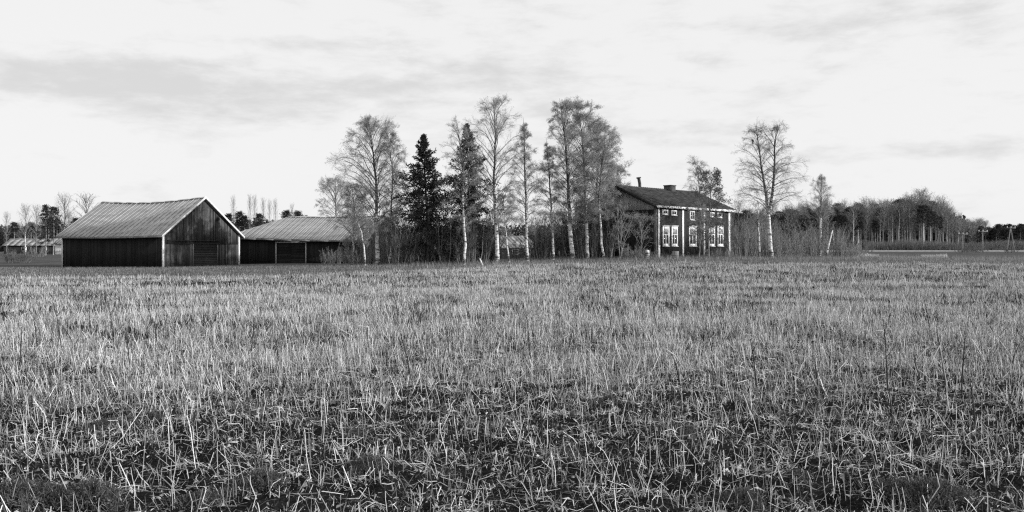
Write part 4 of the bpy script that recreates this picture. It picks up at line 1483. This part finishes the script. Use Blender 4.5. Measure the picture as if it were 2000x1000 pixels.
def power_pole(px, Y, top, label, aframe=False):
    b = foot(px, Y)
    h = EYE + (HOR - top) / FPX * Y - b.z
    root = empty('power_pole', b, R(8), label, 'pole', 'power poles by the road')
    if aframe:
        for s in (-1, 1):
            m = MB()
            m.tubes([[(s * .9, 0, -.2), (0, 0, h)]], [[.10, .08]], 8, cap=True)
            m.build('pole', M['bark_grey'], root)
    else:
        m = MB()
        m.tubes([[(0, 0, -.2), (0, 0, h)]], [[.14, .10]], 8, cap=True)
        m.build('pole', M['bark_grey'], root)
    m = MB()
    m.box(-1.0, 1.0, -.17, -.10, h - .30, h - .18)
    m.build('crossarm', M['grey_wood'], root)
    for x in (-.85, 0, .85):
        m = MB()
        m.tubes([[(x, -.13, h - .178), (x, -.13, h + .02), (x, -.13, h + .08)]], [[.05, .07, .03]], 6, cap=True)
        m.build('insulator', M['white'], root)


power_pole(1880, 176, 455, 'power pole with crossarm just right of the far wood end')
power_pole(1919, 170, 450, 'power pole with crossarm between the other two poles')
power_pole(1974, 178, 443, 'two-legged power pole near the right edge', True)


def blades(name, n, pos_fn, h, w, matk, label, cat, lean=.25):
    x, y, hs = pos_fn(n)
    z = gz(x, y)
    n = len(x)
    H = h * rng.uniform(.5, 1.2, n) * hs
    a = rng.random(n) * math.pi
    sx, sy = np.cos(a) * w * .5, np.sin(a) * w * .5
    lx, ly = rng.normal(-.12, lean, n) * H, rng.normal(0, lean, n) * H
    V = np.stack([np.stack([x - sx, y - sy, z - .02], -1), np.stack([x + sx, y + sy, z - .02], -1), np.stack([x + lx, y + ly, z + H], -1)], 1)
    mb = MB()
    mb.add(V, np.arange(n * 3).reshape(n, 3))
    return tag(mb.build(name, M[matk]), label, cat, kind='stuff')


def reed_pos(n):
    k = rng.random(n)
    px = np.where(k < .42, rng.uniform(1672, 1718, n), np.where(k < .62, rng.uniform(1718, 1800, n), rng.uniform(1800, 1850, n)))
    Y = rng.uniform(88, 95, n)
    x = (px - 1000) / FPX * Y
    return x, Y, np.where((px > 1718) & (px < 1800), .45, 1.0) * (.35 + 1.1 * fbm(x * .7, Y * .3, 88, 3))


blades('forest_undergrowth', 22000, brush_pos, 2.9, .10, 'twig', 'dark brush along the foot of the far wood', 'undergrowth', .12)
blades('reeds', 7000, reed_pos, .46, .025, 'straw_far', 'pale dry reeds in the ditch before the road', 'reeds', .15)


def verge_pos(n):
    x = rng.uniform(-48, 52, n)
    y = rng.uniform(46, 84, n)
    e = edge_y(x)
    tall = .36 + 1.0 * sstep(60, 74, y) * sstep(-19, -6, x) * np.power(fbm(x * .3, y * .3, 77, 3), 1.2) * 1.6
    keep = (y > e - 2) & (rng.random(n) < .35 + .65 * fbm(x * .5, y * .5, 70, 3))
    keep &= ~((np.abs(y - 51.5 - .05 * x) < .3) & (x < -10))
    fy = 57 + 1.5 * np.sin(x * .05)
    keep &= ~((np.abs(y - fy) < 1.3) & (x > 14))
    # keep grass out of the buildings
    def inside(px, Y, rz, x0, x1, y0, y1):
        c = foot(px, Y)
        dx, dy = x - c.x, y - c.y
        u, v = dx * math.cos(rz) + dy * math.sin(rz), -dx * math.sin(rz) + dy * math.cos(rz)
        return (u > x0) & (u < x1) & (v > y0) & (v < y1)
    keep &= ~inside(318, 79, -R(26), -13.2, 0, 0, 9.5)
    keep &= ~inside(714, 90, -R(17), -16.4, 0, 0, 9.4)
    keep &= ~inside(1283, 78, R(45), 0, 12, 0, 8.2)
    return x[keep], y[keep], tall[keep]


blades('verge_grass', 170000, verge_pos, .34, .016, 'verge', 'rough pale grass along the foot of the trees and buildings', 'grass', .3)


# ------------------------------------------------------------------ the stubble
def field_points(n, y0, y1, half=.60):
    y = np.sqrt(rng.uniform(y0 * y0, y1 * y1, n))
    x = rng.uniform(-1, 1, n) * (half * y + .6)
    return x, y


def cover(x, y):
    """how thickly the stubble stands"""
    near = sstep(6.6, 11.0, y + 7.0 * (fbm(x * .45, y * .45, 51, 3) - .5) + .10 * np.maximum(x, 0))
    patch = .55 * sstep(.36, .60, fbm(x * .9, y * .5, 52, 4)) + .45 * sstep(.40, .58, fbm(x * 3, y * 1.6, 54, 2))
    rows = .72 + .28 * np.sin((y + .35 * x) * 2 * math.pi / 1.1 + 3 * fbm(x * .2, y * .2, 53, 2))
    wheel = 1 - .8 * np.exp(-((y - 31.5 - .04 * x - .8 * np.sin(x * .1)) / .55) ** 2) * sstep(.35, .6, fbm(x * .15, y * .1, 57, 2))
    broad = .72 + .28 * sstep(.35, .6, fbm(x * .13, y * .10, 58, 3))
    for yt, sl in ((24.5, .05), (25.9, .05), (42.5, -.03), (44.0, -.03)):
        wheel = wheel * (1 - .7 * np.exp(-((y - yt - sl * x - .5 * np.sin(x * .13)) / .22) ** 2) * sstep(.35, .55, fbm(x * .2, y * .1, 59, 2)))
    return broad * (.16 + .84 * near) * (.18 + .82 * patch) * rows * wheel


def straws(n, y0, y1, h, w, pts, prism=False, minc=0.0, fade=0.0):
    x, y = field_points(n, y0, y1)
    wob = 5 * (fbm(x * .5, y * .5, 66, 3) - .5)
    dens = np.maximum(cover(x, y), minc)
    if fade > 0:
        dens = dens * sstep(y0, y0 + fade, y + wob)
    k = (rng.random(n) < dens) & (y < edge_y(x) + rng.normal(size=n) * .6)
    x, y = x[k], y[k]
    n = len(x)
    z = gz(x, y)
    H = h * np.exp(rng.normal(-.05, .38, n)) * (.75 + .5 * fbm(x * .8, y * .8, 60, 2))
    az = rng.random(n) * 2 * math.pi
    ln = np.abs(rng.normal(0, .46, n))
    d = np.stack([np.cos(az) * ln - .05, np.sin(az) * ln, np.ones(n)], -1)
    d /= np.linalg.norm(d, axis=1, keepdims=True)
    P = np.zeros((n, pts, 3))
    P[:, 0] = np.stack([x, y, z - .02], -1)
    if pts == 2:
        P[:, 1] = P[:, 0] + d * H[:, None]
    else:
        f = rng.uniform(.45, .8, n)[:, None]
        P[:, 1] = P[:, 0] + d * H[:, None] * f
        kink = rng.random(n) < .22
        d2 = d + rng.normal(size=(n, 3)) * np.where(kink, .9, .10)[:, None]
        d2[:, 2] -= np.where(kink, .8, 0)
        d2 /= np.linalg.norm(d2, axis=1, keepdims=True)
        P[:, 2] = P[:, 1] + d2 * H[:, None] * (1 - f) * np.where(kink, 1.5, 1)[:, None]
        P[:, 2, 2] = np.maximum(P[:, 2, 2], z + .01)
    W = w * rng.uniform(.6, 1.3, n)[:, None] * np.linspace(1, .7, pts)[None]
    mb = MB()
    if prism:
        mb.tubes(P, W * .5, 3)
    else:
        sd = np.stack([np.cos(az), np.sin(az), np.zeros(n)], -1)
        mb.ribbons(P, W, 0, None)
    return mb, n


def lying(n, y0, y1, w, minL=.08, maxL=.42):
    x, y = field_points(n, y0, y1)
    L = rng.uniform(minL, maxL, n) * rng.uniform(.5, 1, n)
    az = np.where(rng.random(n) < .5, rng.normal(.25, .5, n), rng.random(n) * 6.283) + (rng.random(n) < .5) * math.pi
    dx, dy = np.cos(az) * L, np.sin(az) * L
    P = np.zeros((n, 3, 3))
    bend = rng.normal(size=n) * .08 * L
    for k, u in enumerate((0, .5, 1)):
        X, Y = x + dx * u - np.sin(az) * bend * (u == .5), y + dy * u + np.cos(az) * bend * (u == .5)
        P[:, k] = np.stack([X, Y, gz(X, Y) + .006 + rng.random(n) * .05], -1)
    W = w * rng.uniform(.5, 1.3, n)[:, None] * np.ones((1, 3))
    mb = MB()
    mb.ribbons(P, W, 0, np.stack([rng.normal(size=n) * .5, rng.normal(size=n) * .5, np.ones(n)], -1))
    return mb


mb, n1 = straws(46000, 4.6, 13.5, .15, .0050, 3, False, .34)
tag(mb.build('near_stubble', M['straw']), 'sparse broken straw stubble on dark soil in the near field', 'stubble', kind='stuff')
mb, n2 = straws(135000, 8.0, 20, .16, .0056, 3, fade=5.0)
tag(mb.build('standing_stubble', M['straw']), 'pale dry stubble standing thick across the field', 'stubble', kind='stuff')
mb, n3 = straws(250000, 19.5, 36, .135, .0080, 2)
tag(mb.build('middle_stubble', M['straw_far']), 'pale dry stubble in the middle of the field', 'stubble', kind='stuff')
mb, n4 = straws(320000, 35.5, 68, .15, .011, 2)
tag(mb.build('far_stubble', M['straw_far']), 'pale dry stubble at the far side of the field', 'stubble', kind='stuff')
mb = lying(36000, 4.6, 15.5, .0038, .03, .20)
tag(mb.build('straw_litter', M['straw']), 'broken straw lying on the dark soil', 'straw', kind='stuff')
x, y = field_points(130000, 4.6, 15)
mb = MB()
C = np.stack([x, y, gz(x, y) + .008 + rng.random(len(x)) * .02], -1)
cs = (.007 + .030 * rng.random(len(x)) ** 3.0)[:, None]
d1, d2 = rng.normal(size=C.shape) * (1, 1, .6), rng.normal(size=C.shape) * (1, 1, .6)
mb.add(np.stack([C - d1 * cs * .5, C + d1 * cs * .5, C + d2 * cs * .45], 1), np.arange(len(x) * 3).reshape(-1, 3))
tag(mb.build('chaff', M['litter']), 'chaff and dead leaves strewn over the soil', 'litter', kind='stuff')


def low_weeds(n):
    x, y = field_points(n, 8, 60)
    k = (rng.random(n) < sstep(.48, .68, fbm(x * .8, y * .45, 91, 4))) & (y < edge_y(x))
    return x[k], y[k], np.ones(int(k.sum())) * (.6 + .8 * fbm(x[k] * 2, y[k] * 2, 93, 2))


blades('field_weeds', 300000, low_weeds, .10, .022, 'weed', 'low dark weeds growing through the stubble', 'weeds', .5)


# feathery weed clumps on the bare soil
def weed_mesh(n=900, hgt=.15, rad=.26):
    a = rng.random(n) * 6.283
    q = np.abs(rng.normal(0, .55, n))
    ro = q * rad * (1 + .35 * np.sin(a * 3 + 1) + .2 * np.sin(a * 5))
    P0 = np.stack([np.cos(a) * ro, np.sin(a) * ro * .8, np.full(n, -.03)], -1)
    d = np.stack([np.cos(a) * q * .8, np.sin(a) * q * .8, np.ones(n)], -1) + rng.normal(size=(n, 3)) * .25
    L = hgt * np.maximum(.25, 1.1 - .55 * q) * rng.uniform(.6, 1.15, n)
    P = grow(P0, d, L, 3, 0, .2, .25)
    mb = MB()
    mb.ribbons(P, taper(n, 3, .007, .003), 0)
    m = n * 3
    i = rng.integers(0, n, m)
    c, _ = interp_path(P[i], .4 + .6 * rng.random((m, 1)))
    mb.leaves(c[:, 0] + rng.normal(size=(m, 3)) * .012, .022 * rng.uniform(.5, 1.3, m), 0, .35)
    return mb.mesh('weed_clump', M['weed'])


WM = [weed_mesh(1100, .11, .28), weed_mesh(900, .08, .32), weed_mesh(1200, .14, .26)]
for k, (px, py, s) in enumerate(sorted([(250, 832, 1.0), (205, 838, .8), (290, 830, .7), (722, 915, .8), (30, 985, 1.2), (175, 985, .9), (395, 978, 1.0), (470, 955, 1.0), (510, 950, .8), (868, 908, .75), (1190, 792, .8), (1105, 885, .7), (690, 850, .7), (1822, 985, 1.2), (1770, 970, .9),
                                 (1860, 975, .9), (1330, 848, .7), (1560, 935, .6), (115, 790, .7), (620, 832, .7), (1450, 975, .8), (940, 830, .6), (1290, 700, .7), (815, 700, .7), (1130, 640, .7)])):
    Y = EYE * FPX / (py - HOR)
    place('weed_clump', WM[k % 3], foot(px, Y), r.random() * 6, s * r.uniform(.9, 1.1), f'{ORD[k]} dark feathery weed clump from the left in the near field', 'weed', 'weed clumps in the near field')

# tall dead weed stalks standing dark above the straw: base px, base py, tip px, tip py
STALKS = [(1037, 700, 1026, 600), (1012, 690, 995, 655), (1060, 790, 1055, 840), (778, 618, 765, 560), (805, 750, 782, 650), (40, 715, 36, 640), (122, 690, 98, 590), (75, 700, 60, 615), (150, 690, 118, 640),
          (222, 680, 212, 600), (255, 735, 240, 640), (310, 690, 296, 625), (300, 650, 290, 590), (175, 645, 170, 600), (490, 700, 495, 622), (430, 610, 415, 590), (330, 620, 310, 600), (1195, 650, 1180, 565), (1150, 620, 1148, 590),
          (1282, 640, 1270, 570), (1395, 700, 1380, 640), (1735, 770, 1718, 622), (1852, 790, 1833, 645), (1878, 770, 1878, 655), (1818, 655, 1806, 580), (1565, 585, 1540, 520), (1690, 760, 1665, 695), (1708, 640, 1700, 610), (1545, 600, 1535, 560),
          (1480, 770, 1462, 660), (1415, 660, 1400, 610), (1650, 700, 1640, 630), (1945, 660, 1930, 640), (1975, 720, 1990, 690), (905, 640, 895, 610), (940, 655, 930, 600), (880, 690, 870, 640), (690, 640, 680, 590), (640, 690, 630, 640), (590, 640, 575, 600),
          (545, 720, 535, 660), (1110, 690, 1120, 640), (1330, 760, 1310, 690), (1600, 780, 1590, 700), (1790, 740, 1780, 690), (1906, 830, 1895, 745), (1745, 830, 1733, 755), (960, 800, 955, 860), (1222, 680, 1215, 620), (1500, 700, 1490, 655)]
for bx, by, tx, ty in STALKS:
    if ty > by:
        by, ty = ty + 20, by
    Y = EYE * FPX / (by - HOR)
    b = foot(bx, Y)
    t = at(tx, ty, Y)
    dx, dz = t.x - b.x, t.z - b.z
    dz = min(max(dz, .3), 1.0)
    m = MB()
    dyv = r.uniform(-.08, .08)
    P = np.array([[(0, 0, -.03), (dx * .3, dyv * .3, dz * .36), (dx * .62, dyv, dz * .7), (dx, dyv * 1.3, dz)]])
    m.tubes(P, [[.0085, .0075, .006, .0035]], 5)
    k = r.randint(1, 3)
    for _ in range(k):
        u = r.uniform(.45, .85)
        q, _t = interp_path(P, np.array([[u]]))
        q = q[0, 0]
        a = r.random() * 6.28
        ll = dz * r.uniform(.12, .28)
        m.tubes([[q, q + (math.cos(a) * ll * .5, math.sin(a) * ll * .5, ll * .7)]], [[.0042, .0025]], 4)
    tag(m.build('dead_weed_stalk', M['stalk'], None, False, b), 'thin dark dead weed stalk standing above the pale stubble', 'stalk', 'dead weed stalks in the stubble')
# the snapped, paler stalk with its top folded over
b = foot(1852, 8.9)
m = MB()
m.tubes([[(0, 0, -.03), (-.02, 0, .3), (-.075, .02, .66)], [(-.075, .02, .66), (-.15, -.03, .57), (-.21, -.06, .46)]], [[.006, .0055, .005], [.005, .0055, .004]], 6)
tag(m.build('snapped_stalk', M['straw'], None, False, b), 'snapped pale stalk with folded top, tallest in the stubble at the right', 'stalk')

# stones on the soil
sm = MB()
k = 7
u = np.linspace(.15, math.pi - .15, 5)
vv = np.arange(k) * 2 * math.pi / k
S3 = np.stack([np.sin(u)[:, None] * np.cos(vv)[None], np.sin(u)[:, None] * np.sin(vv)[None], np.repeat(np.cos(u)[:, None], k, 1)], -1)
S3 = S3 * (1 + .22 * rng.normal(size=(5, k, 1)))
idx = np.arange(5 * k).reshape(5, k)
nx = np.roll(idx, -1, 1)
sm.add(S3, np.stack([idx[:-1], idx[1:], nx[1:], nx[:-1]], -1).reshape(-1, 4))
sm.f += [idx[0][None], idx[-1][::-1][None]]
sm.m += [np.zeros(1), np.zeros(1)]
stone_me = sm.mesh('stone', M['stone'])
for px, py, s in [(387, 836, .032), (475, 812, .022), (41, 880, .035), (97, 950, .03), (125, 958, .028), (310, 975, .022), (520, 900, .03), (963, 908, .024), (1155, 855, .030), (1663, 884, .022), (935, 893, .018), (1570, 830, .018), (82, 915, .02), (300, 975, .016)]:
    Y = EYE * FPX / (py - HOR)
    b = foot(px, Y)
    place('field_stone', stone_me, b + Vector((0, 0, s * .3)), r.random() * 6, (s * .8, s * .62, s * .45), 'small pale stone lying on the dark soil', 'stone', 'stones in the near field')

# ------------------------------------------------------------------ small things by the house and trees
b = foot(1264, 73)
m = MB()
m.tubes([[(0, 0, -.1), (.02, 0, .4), (0, .02, .78)]], [[.22, .19, .18]], 9, cap=True)
tag(m.build('tree_stump', M['bark'], None, False, b), 'pale upright stump before the house corner', 'stump')
b = foot(1319, 73.5)
m = MB()
m.tubes([[(0, 0, -.05), (0, 0, .02), (0, 0, .3), (0, 0, .32), (0, 0, .34), (0, 0, .62), (0, 0, .64)]], [[.28, .29, .29, .305, .29, .29, .27]], 18, cap=True)
tag(m.build('drum', M['grey_wood'], None, False, b), 'upright drum standing before the house front', 'drum')
b = foot(1346, 76)
m = MB()
aa = np.linspace(0, 2 * math.pi, 17)
m.tubes([np.stack([np.cos(aa) * .24, np.cos(aa) * 0, np.sin(aa) * .24 + .28], -1)], [np.full(17, .085)], 8)
tag(m.build('tyre', M['rubber'], None, True, b), 'dark ring-shaped tyre leaning by the house foundation', 'tyre')
bpy.data.objects['tyre'].rotation_euler = (R(-18), 0, R(40))
b = foot(1299, 74.5)
m = MB()
m.tubes([[(0, 0, -.05), (0, 0, .12), (0, 0, .26), (0, 0, .30)]], [[.15, .17, .16, .10]], 10, cap=True)
tag(m.build('bucket', M['rubber'], None, False, b), 'small dark bucket near the house corner', 'bucket')
b = foot(943, 68)
m = MB()
m.tubes([[(0, 0, -.1), (-.12, .02, .25), (-.24, .03, .52)]], [[.06, .06, .05]], 7, cap=True)
tag(m.build('leaning_stake', M['white_worn'], None, False, b), 'short pale stake leaning at the foot of the trees', 'stake')

# bird in the bare birch
q = at(1470, 276, 76)
m = MB()
m.tubes([[(.0, 0, -.26), (.01, 0, -.14), (.04, 0, -.02), (.02, 0, .08), (-.05, 0, .13), (-.12, 0, .12)]], [[.02, .045, .075, .07, .045, .01]], 8, cap=True)
m.build('bird', M['feather'], None, True, q)
tag(bpy.data.objects['bird'], 'small dark bird perched high in the large bare birch', 'bird')

# things of one group and one look are told apart by their order from the left
fam = {}
for o in COL.objects:
    if o.parent is None and o.get('group') and o.get('label'):
        fam.setdefault((o['group'], o['label']), []).append(o)
for (g, lab), lst in fam.items():
    if 1 < len(lst) <= len(ORD):
        for k, o in enumerate(sorted(lst, key=lambda e: e.location.x / e.location.y)):
            o['label'] = f'{lab}, {ORD[k]} from the left'
print('polys', sum(len(me.polygons) for me in bpy.data.meshes), 'objects', len(bpy.data.objects))
